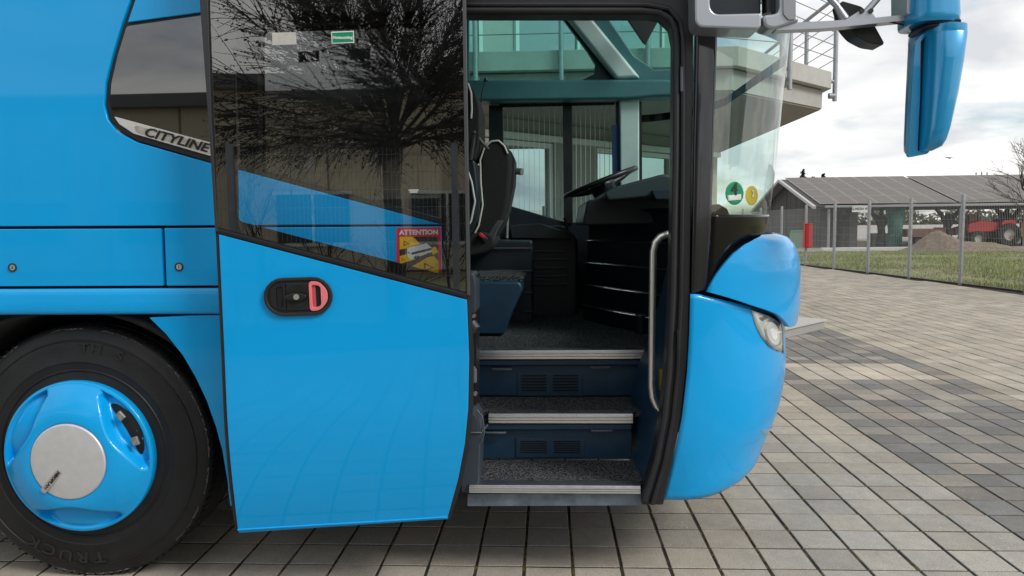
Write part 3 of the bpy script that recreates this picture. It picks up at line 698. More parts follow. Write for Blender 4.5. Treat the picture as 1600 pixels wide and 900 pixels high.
# ---- open door, swung out in front of the side
DA = Vector((-1.0, -.375, 0)); DB = Vector((-.05, -.315, 0)); du = (DB-DA).normalized(); drz = math.atan2(du.y, du.x); dn = Vector((du.y, -du.x, 0))   # outward normal
door = empty('door', DA, drz, coach); door['label'] = 'open door with a tall dark window over a blue lower panel'
def D(px, py, off=0):
    """pixel -> door coordinates (u, z) on the outer skin"""
    z = 1.; d = ray(px, py)
    for _ in range(4):
        O = DA - dn*(bend(z)-off); t = (O-CAM).dot(dn)/d.dot(dn); P = CAM+d*t; z = P.z
    return ((P-DA).dot(du), z)
def DL(pts): return [D(x, y) for x, y in pts]
base = prism('door_core', DL([(316, -330), (722, -330), (727, 0), (731, 250), (735.5, 465), (740, 560), (739, 640), (733, 700), (722, 755), (704, 811), (366, 832), (359, 772), (345, 560), (335.5, 364), (325, 180), (315, 0)]), .006, .045, RUBBER, door, True, .003)
skin = prism('door_skin', DL([(341.5, 366), (729.5, 468.5), (733, 560), (731.5, 640), (726, 695), (716, 748), (699.5, 808), (371.5, 829), (365, 772), (350.5, 560)]), 0, .02, PAINT, door, True, .003)
tube('skin_edge', [(lambda q: (q[0], -.0015+bend(q[1]), q[1]))(D(x, y)) for x, y in ((372, 827.5), (480, 821), (590, 814.5), (699, 807.5))], .004, PAINT, skin, 8)
prism('door_hem', DL([(372, 829), (700, 808), (699, 811.5), (373, 833)]), .002, .03, PAINT, door, True, .001)
fo = DL([(320, -300), (721, -300), (728, 456), (341, 355)]); fi = DL([(366, 18), (687, 18), (690.5, 428.5), (371, 345)])
k8 = 6
fr_o = rnd(fo, .002, k8); fr_i = rnd(fi, .022, k8)
fb = ring('glass_border', fr_o, fr_i, .004, .0055, FRIT, door)
# glass pane (clear slab); its back lies just in front of the printed border
gl = prism('door_window', rnd(fo, .006), -.002, .003, GLASS_DOOR, door)
# core has an opening: rebuild as frame
bpy.data.objects.remove(base)
co = DL([(316, -330), (722, -330), (735.5, 465), (336, 364)]); 
ring('door_core', co, DL([(362, 10), (691, 10), (695, 436), (367, 352)]), .0056, .045, RUBBER, door)
prism('door_core', DL([(336, 364), (735.5, 465), (740, 560), (739, 640), (733, 700), (722, 755), (704, 811), (367, 831), (359, 772), (345, 560)]), .0056, .045, RUBBER, door, True)
prism('door_edge_profile', DL([(719, -300), (724.5, -300), (731.5, 250), (735, 462), (729.5, 461), (726, 250)]), -.004, .03, mat('edge_grey', (.11, .115, .12), .35, metal=.6), door, False, .002)
prism('door_edge_profile', DL([(313.5, -300), (319.5, -300), (330.5, 180), (341, 362), (336.5, 362), (325.5, 180), (313, 0)]), -.003, .03, mat('edge_dark', (.03, .032, .036), .4), door, False, .002)
prism('glass_bottom_trim', DL([(341, 358), (729, 459.5), (729, 465.5), (341, 363.5)]), -.003, .02, BLACK, door, False, .002)
# stickers on the glass
prism('sticker', DL([(426, 52), (463, 51), (464, 70), (426.5, 71)]), -.0032, -.0021, LTGREY, door)
gs = prism('sticker', DL([(518, 50.5), (553, 49), (554, 67.5), (519, 69)]), -.0032, -.0021, WHITE, door)
prism('sticker_field', DL([(519.5, 52), (552, 50.5), (552.7, 66), (520.3, 67.6)]), -.0038, -.0031, STK_G, gs)
u_, z_ = D(536, 59.5); text('sticker_lettering', 'Notausstieg', .0145, WHITE, gs, upr(u_, -.0042, z_), bold=.0004)
for k in range(2):
    u_, z_ = D(646.5, 297+3*k); box('glass_mark', (u_, -.0028, z_), ((.036, .028)[k], .001, .0028), WHITE, door)
# handle
hu, hz = D(467, 463)
hd = empty('door_handle', (hu, 0, hz), 0, door); hd.rotation_euler = (0, rad(-1.0), 0)
def cap_(w, h, n=10):
    r_ = h/2; pts = []
    for s, a0 in ((1, -90), (-1, 90)):
        for k in range(n+1): a = rad(a0+180*k/n); pts.append((s*(w/2-r_)+r_*math.cos(a), r_*math.sin(a)))
    return pts
prism('handle_plate', cap_(.245, .136), -.006, .01, mat('handle_black', (.012, .013, .015), .4), hd, False, .003, 3)
ring('handle_rim', cap_(.248, .139), cap_(.224, .115), -.013, -.003, RUBBER, hd, .003)
ring('left_grip', rnd([(-.098, -.03), (-.045, -.052), (-.045, .052), (-.098, .03)], .012), rnd([(-.078, -.036), (-.054, -.04), (-.054, .04), (-.078, .036)], .008), -.011, -.004, mat('handle_black'), hd, .002)
prism('finger_slot', rnd([(-.077, -.035), (-.055, -.039), (-.055, .039), (-.077, .035)], .006), -.0068, -.004, GAP, hd)
prism('knob_plate', [(-.043, -.05), (.036, -.05), (.036, .05), (-.043, .05)], -.011, -.004, mat('handle_black'), hd, False, .003)
kn = lathe_y('knob_dish', [(.040, -.0105), (.0405, -.0125), (.038, -.0128), (.034, -.0112), (.0001, -.0112)], mat('knob_black', (.009, .01, .011), .3), hd, 40); kn.location = (-.003, 0, 0)
prism('knob_bar', rnd([(-.041, -.007), (-.012, -.014), (.012, -.014), (.035, -.006), (.035, .006), (.012, .013), (-.012, .014), (-.041, .004)], .004), -.024, -.011, mat('bar_black', (.016, .017, .019), .3), hd, False, .003).location = (-.003, 0, 0)
kc = lathe_y('lock_cylinder', [(.0105, -.023), (.0102, -.0262), (.0001, -.0264)], STEEL, hd, 20); kc.location = (-.003, 0, 0)
ring('emergency_grip', rnd([(.04, -.055), (.078, -.052), (.106, -.02), (.106, .02), (.078, .052), (.04, .055)], .016), rnd([(.05, -.04), (.066, -.04), (.082, -.034), (.082, .034), (.066, .04), (.05, .04)], .008), -.014, -.004, PINK, hd, .003)
prism('grip_slot', rnd([(.062, -.04), (.082, -.034), (.082, .034), (.062, .04)], .004), -.0068, -.004, GAP, hd)
prism('grip_back', rnd([(.048, -.041), (.063, -.041), (.063, .041), (.048, .041)], .004), -.0072, -.004, mat('grip_deep', (.5, .08, .1), .5), hd)
# ---- warning sticker on the body behind the glass
st = empty('warning_sticker', (0, 0, 0), 0, coach)
def SS(pts): return SL(pts)
ys = YB-.0012
prism('red_field', rnd(SS([(619.5, 355.5), (689, 355.5), (690, 430), (620, 430)]), .008), ys, YB-.0002, STK_R, st)
prism('black_field', SS([(624.5, 369.8), (684, 369.8), (685, 428), (625, 428)]), ys-.0006, ys, STK_K, st)
for q in ([(624.5, 370), (645.5, 370), (657, 381), (645, 386), (624.5, 390)], [(624.8, 400), (636, 397), (650, 405), (625, 412)], [(673, 388), (681, 385), (684.5, 394), (676, 398)], [(644, 416.5), (668, 402), (678, 400), (685, 408), (685, 428), (680, 427)]):
    prism('yellow_field', SS(q), ys-.0011, ys-.0005, STK_Y, st)
prism('bus_body', rnd(SS([(636, 388), (666, 380), (674.5, 386.5), (675.5, 393.5), (642, 405.5), (636.5, 400)]), .003), ys-.002, ys-.001, mat('print_white', (.72, .78, .82), .4), st)
prism('bus_window_band', SS([(643, 394.5), (674.5, 387), (674.8, 390.5), (643.3, 398.3)]), ys-.0024, ys-.0019, STK_K, st)
prism('bus_rear_window', SS([(637.2, 392.5), (641, 395), (641, 397), (637.5, 394.6)]), ys-.0024, ys-.0019, STK_K, st)
for px, py in ((649, 402), (653, 401), (669, 397)):
    x, z = S(px, py); w_ = lathe_y('bus_wheel', [(.0045, ys-.002), (.0045, ys-.0024), (.0001, ys-.0024)], STK_K, st, 14); w_.location = (x, 0, z)
for px, py, s in ((635, 380, 1), (630, 405, .6), (670, 417, 1.6)):
    x, z = S(px, py); w = .010*s
    ring('warning_triangle', [(x-w, z-w), (x+w*1.3, z-w*.2), (x-w, z+w)], [(x-w*.75, z-w*.6), (x+w*.8, z-w*.15), (x-w*.75, z+w*.6)], ys-.0016, ys-.001, STK_K, st)
x, z = S(654.5, 363.3); text('sticker_title', 'ATTENTION', .0245, WHITE, st, upr(x, ys-.0009, z), bold=.0011, sx_=1.06)
# ---- front corner: lofted skin
def interp(tab, x):
    if x <= tab[0][0]: return tab[0][1]
    for (a, b), (c_, d_) in zip(tab, tab[1:]):
        if x <= c_: return b+(d_-b)*(x-a)/(c_-a)
    return tab[-1][1]
XF_B = [(.30, .96), (.308, 1.03), (.335, 1.178), (.362, 1.232), (.404, 1.267), (.452, 1.272), (.493, 1.283), (.542, 1.318), (.603, 1.341), (.686, 1.357), (.77, 1.367), (.84, 1.369), (.909, 1.364), (.979, 1.357), (1.2, 1.34)]
XF_C = [(.95, 1.375), (.983, 1.404), (1.046, 1.414), (1.129, 1.415), (1.212, 1.414), (1.267, 1.404), (1.316, 1.383), (1.347, 1.353), (1.361, 1.315), (1.37, 1.27)]
XF_G = [(1.2, 1.245), (1.35, 1.274), (1.431, 1.282), (1.512, 1.292), (1.619, 1.304), (1.779, 1.319), (1.938, 1.333), (2.069, 1.348), (2.2, 1.359), (2.304, 1.366), (2.6, 1.37), (3.1, 1.33), (3.6, 1.2)]
def soften(tab, w):
    z0_, z1_ = tab[0][0], tab[-1][0]; n = int((z1_-z0_)/.01)+1; out = []
    for k in range(n+1):
        z = z0_+(z1_-z0_)*k/n; ww = min(w, z-z0_+.001, z1_-z+.001); q = [interp(tab, z+ww*(d/6)) for d in range(-6, 7)]; out.append((z, sum(q)/13))
    return out
XF_B, XF_G = soften(XF_B, .05), soften(XF_G, .08)
XS, BB, YMID = .80, .75, 1.08
def fsurf(tab, th, z, off=0.):
    """th in degrees: 0 = flank, 90 = front; beyond 90 runs over to the far side"""
    xf = interp(tab, z); A = xf-XS
    far = th > 90; t = 180-th if far else th
    y = YB+off*-1*math.cos(rad(max(t, 0)))+(BB-BB*math.cos(rad(max(t, 0)))); x = XS+A*math.sin(rad(t))+off*math.sin(rad(max(t, 0)))
    y += bend(z)*(1-max(t, 0)/90)
    x += .10*(max(0, t-60)/30)**2*.35
    return Vector((x, 2*YMID-y if far else y, z))
def finv(tab, px, py, off=0., lo=-8, hi=70, zlo=.25, zhi=2.5):
    bt, bz, st_, sz = (lo+hi)/2, (zlo+zhi)/2, (hi-lo)/2, (zhi-zlo)/2
    best = 1e9
    for it in range(26):
        ct, cz = bt, bz
        for a in range(-4, 5):
            for b in range(-4, 5):
                t = min(hi, max(lo, ct+a*st_/4)); z = min(zhi, max(zlo, cz+b*sz/4)); q = proj(fsurf(tab, t, z, off)); e = (q[0]-px)**2+(q[1]-py)**2
                if e < best: best, bt, bz = e, t, z
        st_ *= .62; sz *= .62
    return bt, bz
def strip(name, tab, thl, zlow, zup, m, parent, nz=24, off=0., cap=0.):
    rows = []
    for k in range(nz+1):
        s = k/nz; s = .5-.5*math.cos(math.pi*s)
        rows.append([fsurf(tab, t, zlow(t)*(1-s)+zup(t)*s, off) for t in thl])
    return loft(name, rows, m, parent, 60)
# bumper: its left border follows the curved door aperture
lb = [S(1079, 458), S(1077.5, 520), S(1074, 580), (S(1066, 650)), S(1052, 718), S(1043, 752), S(1036, 781)]
lb = sorted([(z, x) for x, z in lb])
tp = [finv(XF_B, *q, zlo=.7, zhi=1.3) for q in ((1090, 459.5), (1120, 466.5), (1150, 473.5), (1175, 480), (1200, 488), (1214, 494))]
tpt = [(-20, S(1079, 457)[1])]+[(a, b) for a, b in sorted(tp)]+[(90, tp[-1][1]-.035)]
zt_b = lambda t: interp(tpt, t)
zb_b = lambda t: interp([(-20, lb[0][0]), (0, lb[0][0]), (25, .352), (90, .36)], t)
rows = []; NU = 46; NZ = 40
for k in range(NZ+1):
    s = k/NZ; row = []
    for u in range(NU+1):
        f_ = u/NU
        zz_ = zb_b(0)*(1-s)+zt_b(-20)*s
        xl = interp(lb, zz_); A = interp(XF_B, zz_)-XS; t0 = math.degrees(math.asin(max(-.9, min(.9, (xl-XS)/A))))
        th = t0+(90-t0)*f_ if f_ <= 1 else 90
        z = zb_b(th)*(1-s)+zt_b(th)*s
        row.append(fsurf(XF_B, th, z))
    for th in (120, 150, 165, 175, 180): row.append(fsurf(XF_B, th, zb_b(90)*(1-s)+zt_b(90)*s))
    rows.append(row)
bmp = thick(loft('bumper', rows, PAINT, coach, 60), .008)
def smooth_loop(pts, n=4):
    out = []; L_ = len(pts)
    for i in range(L_):
        p0, p1, p2, p3 = [Vector(pts[(i+k) % L_]) for k in (-1, 0, 1, 2)]
        for k in range(n):
            t = k/n; out.append(tuple(.5*((2*p1)+(p2-p0)*t+(2*p0-5*p1+4*p2-p3)*t*t+(3*p1-p0-3*p2+p3)*t**3)))
    return out
# recess under the fog lamp
def patch(name, tab, pts, m, parent, off, lo=-8, hi=75, dome=False, **kw):
    """closed pixel outline laid on the skin, filled as fan grid"""
    q = [finv(tab, *p, off=off, lo=lo, hi=hi, **kw) for p in pts]; ct = sum(a for a, b in q)/len(q); cz = sum(b for a, b in q)/len(q)
    n = len(q); rows = []
    for s in (0.001, .25, .5, .75, .92, 1.):
        o_ = off if s < .95 else off*.2
        if dome: o_ = off*(1-s*s)**1.3-.002*s
        rows.append([fsurf(tab, ct+(a-ct)*s, cz+(b-cz)*s, o_) for a, b in q+[q[0]]])
    return loft(name, rows, m, parent, 60)
hl = [(1174, 482), (1186, 485.5), (1200, 490), (1213, 496), (1222, 504), (1224.5, 520), (1225, 540), (1224.5, 553), (1214, 549), (1201, 539), (1190, 526), (1181, 507)]
hlp = patch('headlight', XF_B, hl, BLACK, coach, .004)
LENS = mat('lamp_lens', (.46, .5, .47), .12, coat=1, var=.12, vscale=9)
c_ = (1206, 518); sh = lambda s: [(c_[0]+(x-c_[0])*s, c_[1]+(y-c_[1])*s) for x, y in hl]
patch('lens', XF_B, sh(.93), LENS, hlp, .010)
el = lambda cx, cy, a, b, r: [(cx+a*math.cos(k*math.pi/8)*math.cos(r)-b*math.sin(k*math.pi/8)*math.sin(r), cy+a*math.cos(k*math.pi/8)*math.sin(r)+b*math.sin(k*math.pi/8)*math.cos(r)) for k in range(16)]
patch('reflector_bezel', XF_B, el(1208, 521, 13.5, 24, -.28), mat('bezel', (.36, .38, .36), .15, metal=.4, coat=1), hlp, .0115)
patch('reflector', XF_B, el(1208.5, 521, 10.5, 20, -.28), mat('lamp_bowl', (.72, .75, .74), .15, metal=.3, coat=1), hlp, .013)
patch('lamp_bulb', XF_B, el(1209.5, 522, 5, 10, -.28), mat('bulb', (.8, .82, .8), .1, coat=1), hlp, .0145)
patch('lamp_shade', XF_B, [(1186, 497), (1196, 493.5), (1201, 496), (1192, 502)], mat('shade_grey', (.13, .12, .1), .4), hlp, .012)
patch('fog_lamp', XF_B, [(1189, 672), (1195, 661), (1203, 655), (1207, 656), (1203, 664), (1198, 674), (1192, 679)], mat('fog_lens', (.12, .42, .66), .12, coat=1), coach, .003, hi=80)
# black gap band between bumper and cheek
# cheek under the windscreen
cu = [finv(XF_C, *q, off=.012, zlo=.9, zhi=1.37) for q in ((1106, 455), (1112, 443), (1122, 427), (1134, 411), (1148, 396), (1163, 383), (1178, 374))]
cl = [finv(XF_C, *q, off=.012, zlo=.9, zhi=1.37) for q in ((1106, 456), (1125, 461), (1150, 468.5), (1175, 477), (1200, 485), (1215, 491))]
cu = sorted(cu); cl = sorted(cl); t_a = min(cu[0][0], cl[0][0])
cut = [(t_a, cu[0][1])]+cu[1:]+[(cu[-1][0]+10, 1.364), (90, 1.366)]; clt = [(t_a, cu[0][1]-.003)]+cl[1:]+[(cl[-1][0]+12, .985), (90, .97)]
thl = [t_a+(90-t_a)*(k/44) for k in range(45)]+[120, 150, 170, 180-t_a]
ck = strip('front_cheek', XF_C, thl, lambda t: interp(clt, 180-t if t > 90 else t), lambda t: interp(cut, 180-t if t > 90 else t), PAINT, coach, 30, .012); thick(ck, .02)
# dark backing that closes gaps behind the skins
strip('nose_backing', [(.3, 1.2), (.9, 1.27), (1.36, 1.23), (1.5, 1.23)], [10+k*5 for k in range(33)], lambda t: .45, lambda t: 1.36, GAP, coach, 8, -.03)
# shelf behind the windscreen
shp = [fsurf(XF_G, 8+k*4.1, 1.42, -.035) for k in range(41)]
bm = bmesh.new(); tv = [bm.verts.new((p.x, p.y, 1.425)) for p in shp]+[bm.verts.new((.93, 2.2, 1.43)), bm.verts.new((.93, .1, 1.43))]; fc = bm.faces.new(tv); ex = bmesh.ops.extrude_face_region(bm, geom=[fc])
for e in ex['geom']:
    if isinstance(e, bmesh.types.BMVert): e.co.z -= .08
finish(bm, 'dash_shelf', mat('shelf_grey', (.02, .024, .027), .6, var=.2), coach, 30)
# windscreen
tg0 = finv(XF_G, 1086, 200, zlo=1.5, zhi=2.2)[0]; tg1 = finv(XF_G, 1114.5, 250, zlo=1.3, zhi=2.2)[0]
ths = [tg0+(90-tg0)*k/40 for k in range(41)]+[110, 130, 150, 165, 178]
zfr = finv(XF_G, 1150, 335, zlo=1.2, zhi=1.7)[1]
bl_t = [(tg0, S(1082, 458)[1]), (tg1, S(1110, 452)[1]), (30, 1.16), (90, 1.16)]
pl = strip('windscreen_pillar', XF_G, [tg0+(tg1-tg0)*k/6 for k in range(7)], lambda t: interp(bl_t, t), lambda t: 2.75, mat('pillar_gloss', (.007, .0085, .014), .12, coat=.5), coach, 24, .0); thick(pl, .03)
fb_ = strip('windscreen_border', XF_G, [tg1+(178-tg1)*k/50 for k in range(51)], lambda t: interp(bl_t, t), lambda t: zfr, FRIT, coach, 8, .0); thick(fb_, .002)
ws = strip('windscreen', XF_G, [tg1+(90-tg1)*k/44 for k in range(45)]+[110, 130, 150, 165, 178], lambda t: zfr-.0, lambda t: 3.3, GLASS_WS, coach, 30, .0)
strip('windscreen_border', XF_G, [tg1+(178-tg1)*k/50 for k in range(51)], lambda t: 2.215-.10*min(1, max(0, (t-tg1)/18)), lambda t: 2.215+.03-.08*min(1, max(0, (t-tg1)/18)), FRIT, ws, 3, -.004)
# round badges on the glass
gb = patch('emission_badge', XF_G, el(1148, 302, 14.5, 18.5, 0), STK_G, coach, .002, zlo=1.3, zhi=1.8)
t_, z_ = finv(XF_G, 1147, 296, zlo=1.3, zhi=1.8); P = fsurf(XF_G, t_, z_, .004); nx = math.atan2((fsurf(XF_G, t_+2, z_)-fsurf(XF_G, t_-2, z_)).y, (fsurf(XF_G, t_+2, z_)-fsurf(XF_G, t_-2, z_)).x)
text('badge_number', '4', .068, mat('badge_black', (.015, .03, .02), .5), gb, Matrix.Translation(P) @ Matrix.Rotation(nx, 4, 'Z') @ FACE, bold=.001)
patch('badge_field', XF_G, [(1137, 305), (1159, 303), (1159, 312), (1138, 314)], WHITE, gb, .004, zlo=1.3, zhi=1.8)
yb2 = patch('inspection_badge', XF_G, el(1175, 305.5, 10, 15.5, 0), mat('badge_yellow', (.62, .5, .03), .5), coach, .002, zlo=1.3, zhi=1.8)
t_, z_ = finv(XF_G, 1175, 303, zlo=1.3, zhi=1.8); P = fsurf(XF_G, t_, z_, .005); nx = math.atan2((fsurf(XF_G, t_+2, z_)-fsurf(XF_G, t_-2, z_)).y, (fsurf(XF_G, t_+2, z_)-fsurf(XF_G, t_-2, z_)).x)
text('badge_number', '2', .034, WHITE, yb2, Matrix.Translation(P) @ Matrix.Rotation(nx, 4, 'Z') @ FACE, bold=.0006)
# ---- mirror assembly
YM = -.33
mir = empty('mirror_arm', (0, 0, 0), 0, coach)
def M_(pts, Y=YM): return F_L(pts, Y)
m1o = rnd(M_([(1083, -230), (1193, -230), (1190, 44), (1085, 42)]), [.0, 0, .025, .03]); 
prism('arm_bracket', rnd(M_([(1083, -230), (1108, -230), (1110, 22), (1190, 20), (1190, 46), (1086, 42)]), [0, 0, .035, .01, .02, .03]), YM, YM+.13, SILVER, mir, False, .014, 4)
prism('bracket_core', M_([(1106, -230), (1192, -230), (1192, 26), (1106, 26)], YM+.03), YM+.05, YM+.12, NAVY_D, mir, False, .01)
tube('arm_pivot', [P3(1204, -230, YM+.08), P3(1206, 22, YM+.08)], .034, mat('pivot_black', (.01, .01, .012), .3), mir, 20)
tube('arm_pivot', [P3(1190, 44, YM+.08), P3(1212, 44, YM+.08)], .02, BLACK, mir, 12)
prism('arm_bracket', rnd(M_([(1192, 23), (1218, 20), (1220, -230), (1246, -230), (1244, 20), (1250, 33), (1210, 46), (1194, 42)]), [.015, .02, 0, 0, .02, .0, .03, .02]), YM, YM+.1, SILVER, mir, False, .012, 4)
prism('arm_bar', rnd(M_([(1200, 36), (1300, 31), (1330, 29), (1352, 28), (1422, 21), (1422, 30), (1345, 38), (1290, 43), (1215, 46)]), .004), YM+.01, YM+.06, SILVER, mir, False, .008, 3)
tube('arm_strut', [P3(1288, -12, YM+.035), P3(1308, 10, YM+.035), P3(1320, 30, YM+.035)], [.011, .011, .016], SILVER, mir, 10)
tube('arm_strut', [P3(1336, 33, YM+.03), P3(1352, 20, YM+.03), P3(1375, -6, YM+.03)], [.016, .012, .011], SILVER, mir, 10)
prism('arm_gusset', rnd(M_([(1318, 32), (1347, 14), (1362, 12), (1372, 27), (1372, 33), (1318, 38)]), .008), YM+.012, YM+.045, SILVER, mir, False, .006)
for px, py in ((1347, 17), (1361, 17)):
    p = P3(px, py, YM+.008); tube('arm_screw', [(p[0], p[1]+.006, p[2]), (p[0], p[1]-.003, p[2])], .008, mat('screw_dark', (.04, .04, .045), .4, metal=.5), mir, 10)
prism('arm_plate', rnd(M_([(1411, -230), (1430, -230), (1430, 28), (1413, 24)]), .003), YM-.02, YM+.1, SILVER, mir, False, .006)
prism('bracket_panel', rnd(M_([(1222, -230), (1244, -230), (1243, 30), (1232, 31), (1224, 22)], YM-.004), .006), YM-.006, YM+.02, mat('silver_inset', (.3, .31, .33), .45, metal=.5), mir)
# ramp mirror (black scoop)
g = []
prism('ramp_mirror', rnd(M_([(1311, 7), (1314, 3), (1345, 12), (1357, 28), (1379, 68), (1377, 72), (1356, 69), (1335, 58), (1321, 42), (1316, 25)], YM+.09), .012), YM+.075, YM+.16, mat('mirror_black', (.009, .009, .01), .45), mir, False, .02, 3)
tube('mirror_cable', [P3(1358, 38, YM+.05), P3(1370, 34, YM+.03), P3(1390, 34, YM+.02), P3(1408, 38, YM+.02), P3(1421, 42, YM+.03)], .0035, BLACK, mir, 6)
# housings: horizontal sections lofted down
def shell(name, rows_, m, depth, yc, parent, nose=.5):
    g = []
    for (py, xl, xr, dk) in rows_:
        a, b = atY(xl, py, yc+.06), atY(xr, py, yc+.06); cx, w = (a.x+b.x)/2, (b.x-a.x)/2; d = depth*dk; r = []
        for k in range(28):
            t = 2*math.pi*k/28; cs, sn = math.cos(t), math.sin(t); e = .62
            r.append((cx+w*math.copysign(abs(cs)**e, cs), yc+.1+d*math.copysign(abs(sn)**e, sn), a.z*(1-(cs+1)/2)+b.z*(cs+1)/2))
        g.append(r+[r[0]])
    bm = bmesh.new(); V_ = [[bm.verts.new(p) for p in r[:-1]] for r in g]
    for a, b in zip(V_, V_[1:]):
        for k in range(28): bm.faces.new((a[k], a[(k+1) % 28], b[(k+1) % 28], b[k]))
    bm.faces.new(V_[0]); bm.faces.new(V_[-1][::-1])
    return finish(bm, name, m, parent, 45)
shell('arm_head', [(-230, 1424, 1492, 1), (-60, 1424, 1494, 1), (0, 1422, 1497, 1), (25, 1421, 1498, 1), (34, 1421, 1497, 1), (41, 1423, 1440, .6)][:5]+[(38, 1422, 1492, .95)], PAINT_D, .10, YM-.08, mir)
for k, (py, a, b) in enumerate(((36, 1446, 1499), (40, 1441, 1499), (44, 1438, 1498))):
    shell('gaiter_ring', [(py-2.4, a+2, b-2, .93), (py-1, a, b, 1), (py+1, a, b, 1), (py+2.4, a+2, b-2, .93)], RUBBER, .09, YM-.08, mir)
hs = shell('mirror_housing', [(43, 1448, 1499, .9), (45, 1444, 1502, 1), (55, 1443, 1502.5, 1), (57, 1443, 1502.5, .99), (58, 1443.5, 1502.5, 1), (100, 1441.5, 1497, 1), (150, 1439, 1488, .97), (200, 1436.5, 1477, .92), (220, 1435, 1471, .86), (230, 1434, 1466, .78), (236, 1434, 1455, .6), (239, 1434, 1442, .3)], PAINT_D, .125, YM-.06, mir)
prism('mirror_groove', rnd(M_([(1437, 60), (1449, 52), (1448, 150), (1441, 237), (1430, 240), (1433, 150)], YM+.0), .004), YM+.0, YM+.03, BLACK, mir)
prism('mirror_rim', rnd(M_([(1427, 72), (1431, 62), (1446, 47), (1447, 54), (1436, 66), (1435, 150), (1431, 236), (1450, 237), (1446, 241), (1421, 246), (1417.5, 244), (1420, 180), (1424, 120)], YM-.0), .004), YM-.012, YM+.008, PAINT_D, mir, False, .008, 3)
ma, mb = atY(1426, 78, YM+.006), atY(1421.5, 238, YM+.006)
loft('mirror_glass', [[(ma.x, YM+.01, ma.z), (ma.x+.13, YM+.19, ma.z)], [(mb.x, YM+.01, mb.z), (mb.x+.09, YM+.15, mb.z)]], CHROME, mir, 0)
# ================================================================== BUILDING WITH BALCONY
CONC = mat('fascia_concrete', (.37, .365, .345), .8, var=.1, vscale=3)
CONC_L = mat('slab_concrete', (.43, .425, .40), .8, var=.08, vscale=4)
SOFF = mat('soffit_grey', (.27, .26, .235), .8, var=.06, vscale=2)
WALLG = mat('render_grey', (.33, .32, .30), .85, var=.07, vscale=2)
FRAMEW = mat('frame_white', (.72, .73, .72), .4)
GALV = mat('galvanised_steel', (.36, .38, .40), .45, metal=.6, var=.12, vscale=12)
PANE = mat('building_pane', (.02, .024, .028), .015, ior=7.)
bld = empty('office_building', (1.5, 11, 0)); tag(bld, 'pale grey modern office building with a raised terrace behind the coach', 'building'); bld.location = (0, 0, 0)
ZT, ZM, ZL = 3.72, 3.46, 3.17
YF_ = 7.2
c2 = Vector((4.69, 9.08)); c1 = Vector((c2.x-(c2.y-YF_), YF_))            # 45 degree corner of the terrace
def hprism(name, pts, z0, z1, m, parent, bev=0):
    bm = bmesh.new(); v = [bm.verts.new((*p, z0)) for p in pts]; f = bm.faces.new(v); ex = bmesh.ops.extrude_face_region(bm, geom=[f])
    for e in ex['geom']:
        if isinstance(e, bmesh.types.BMVert): e.co.z = z1
    o = finish(bm, name, m, parent, 0)
    if bev: bevel(o, bev, 1)
    return o
def terr(ins): 
    k = ins; s2 = k*.4142
    return [(-9, YF_+k), (c1.x-s2, YF_+k), (c2.x-k, c2.y+s2), (c2.x-k, 17), (-9, 17)]
hprism('terrace_slab', terr(0), ZM, ZT, CONC_L, bld, .01)
hprism('terrace_fascia', terr(.12), ZL, ZM-.012, CONC, bld, .005)
hprism('terrace_soffit', terr(.14), ZL-.02, ZL-.004, SOFF, bld)
# oblique wall under and above the terrace
wp = Vector((-.39, 9.22)); wd = Vector((1, 1)).normalized(); wnrm = Vector((1, -1)).normalized()
wl_ = empty('wall', (wp.x, wp.y, 0), rad(45), bld)
def wbox(name, u0, u1, z0, z1, d0, d1, m, bev=0): return box(name, ((u0+u1)/2, (d0+d1)/2, (z0+z1)/2), (u1-u0, d1-d0, z1-z0), m, wl_, bev)
# wall axis: local x along the wall, local -y towards the coach
wbox('wall_band', -9, 6.2, 2.92, 3.145, .05, .35, WALLG)
wbox('lintel', -6, 6.2, 2.82, 2.92, -.04, .25, FRAMEW, .008)
wbox('plinth', -9, 6.2, 0, .25, .02, .35, WALLG)
bays = [(-6, -3.1), (-3.0, 1.2), (2.3, 3.05), (3.4, 4.6)]
edge = -9
for a, b in bays:
    if a-edge > .02: wbox('wall_pier', edge, a, .25, 2.82, .05, .35, WALLG)
    wn = wbox('window', a, b, .26, 2.81, .16, .18, PANE); wn.name = 'window_pane'
    for u in (a+.03, b-.03): wbox('window_frame', u-.035, u+.035, .26, 2.8, .09, .2, FRAMEW, .004)
    wbox('window_frame', a, b, 2.72, 2.805, .095, .2, FRAMEW, .004); wbox('window_frame', a, b, .255, .33, .095, .2, FRAMEW, .004)
    edge = b
wbox('wall_pier', edge, 6.2, .25, 2.82, .05, .35, WALLG)
wbox('upper_wall', -9, 5.2, 3.73, 7.2, .36, .6, mat('render_pale', (.42, .42, .40), .85, var=.06, vscale=2))
for a, b in ((-6.2, -3.4), (-3.1, -.2), (.6, 2.1), (2.6, 4.6)):
    wbox('upper_pane', a, b, 3.8, 6.3, .335, .355, PANE)
    for u in (a, b): wbox('upper_frame', u-.04, u+.04, 3.78, 6.34, .30, .358, FRAMEW, .004)
    wbox('upper_frame', a, b, 6.27, 6.35, .303, .358, FRAMEW)
box('inner_core', (-3, 19, 3.5), (6, 8, 7), WALLG, bld)
wbox('column', -1.9, -1.45, 3.73, 7.2, -.4, -.05, mat('dark_column', (.10, .10, .09), .8, var=.3, vscale=8))
hprism('upper_roof', [(-9, 8.9), (-.2, 8.9), (3.4, 12.6), (3.4, 20), (-9, 20)], 7.2, 7.5, CONC, bld)
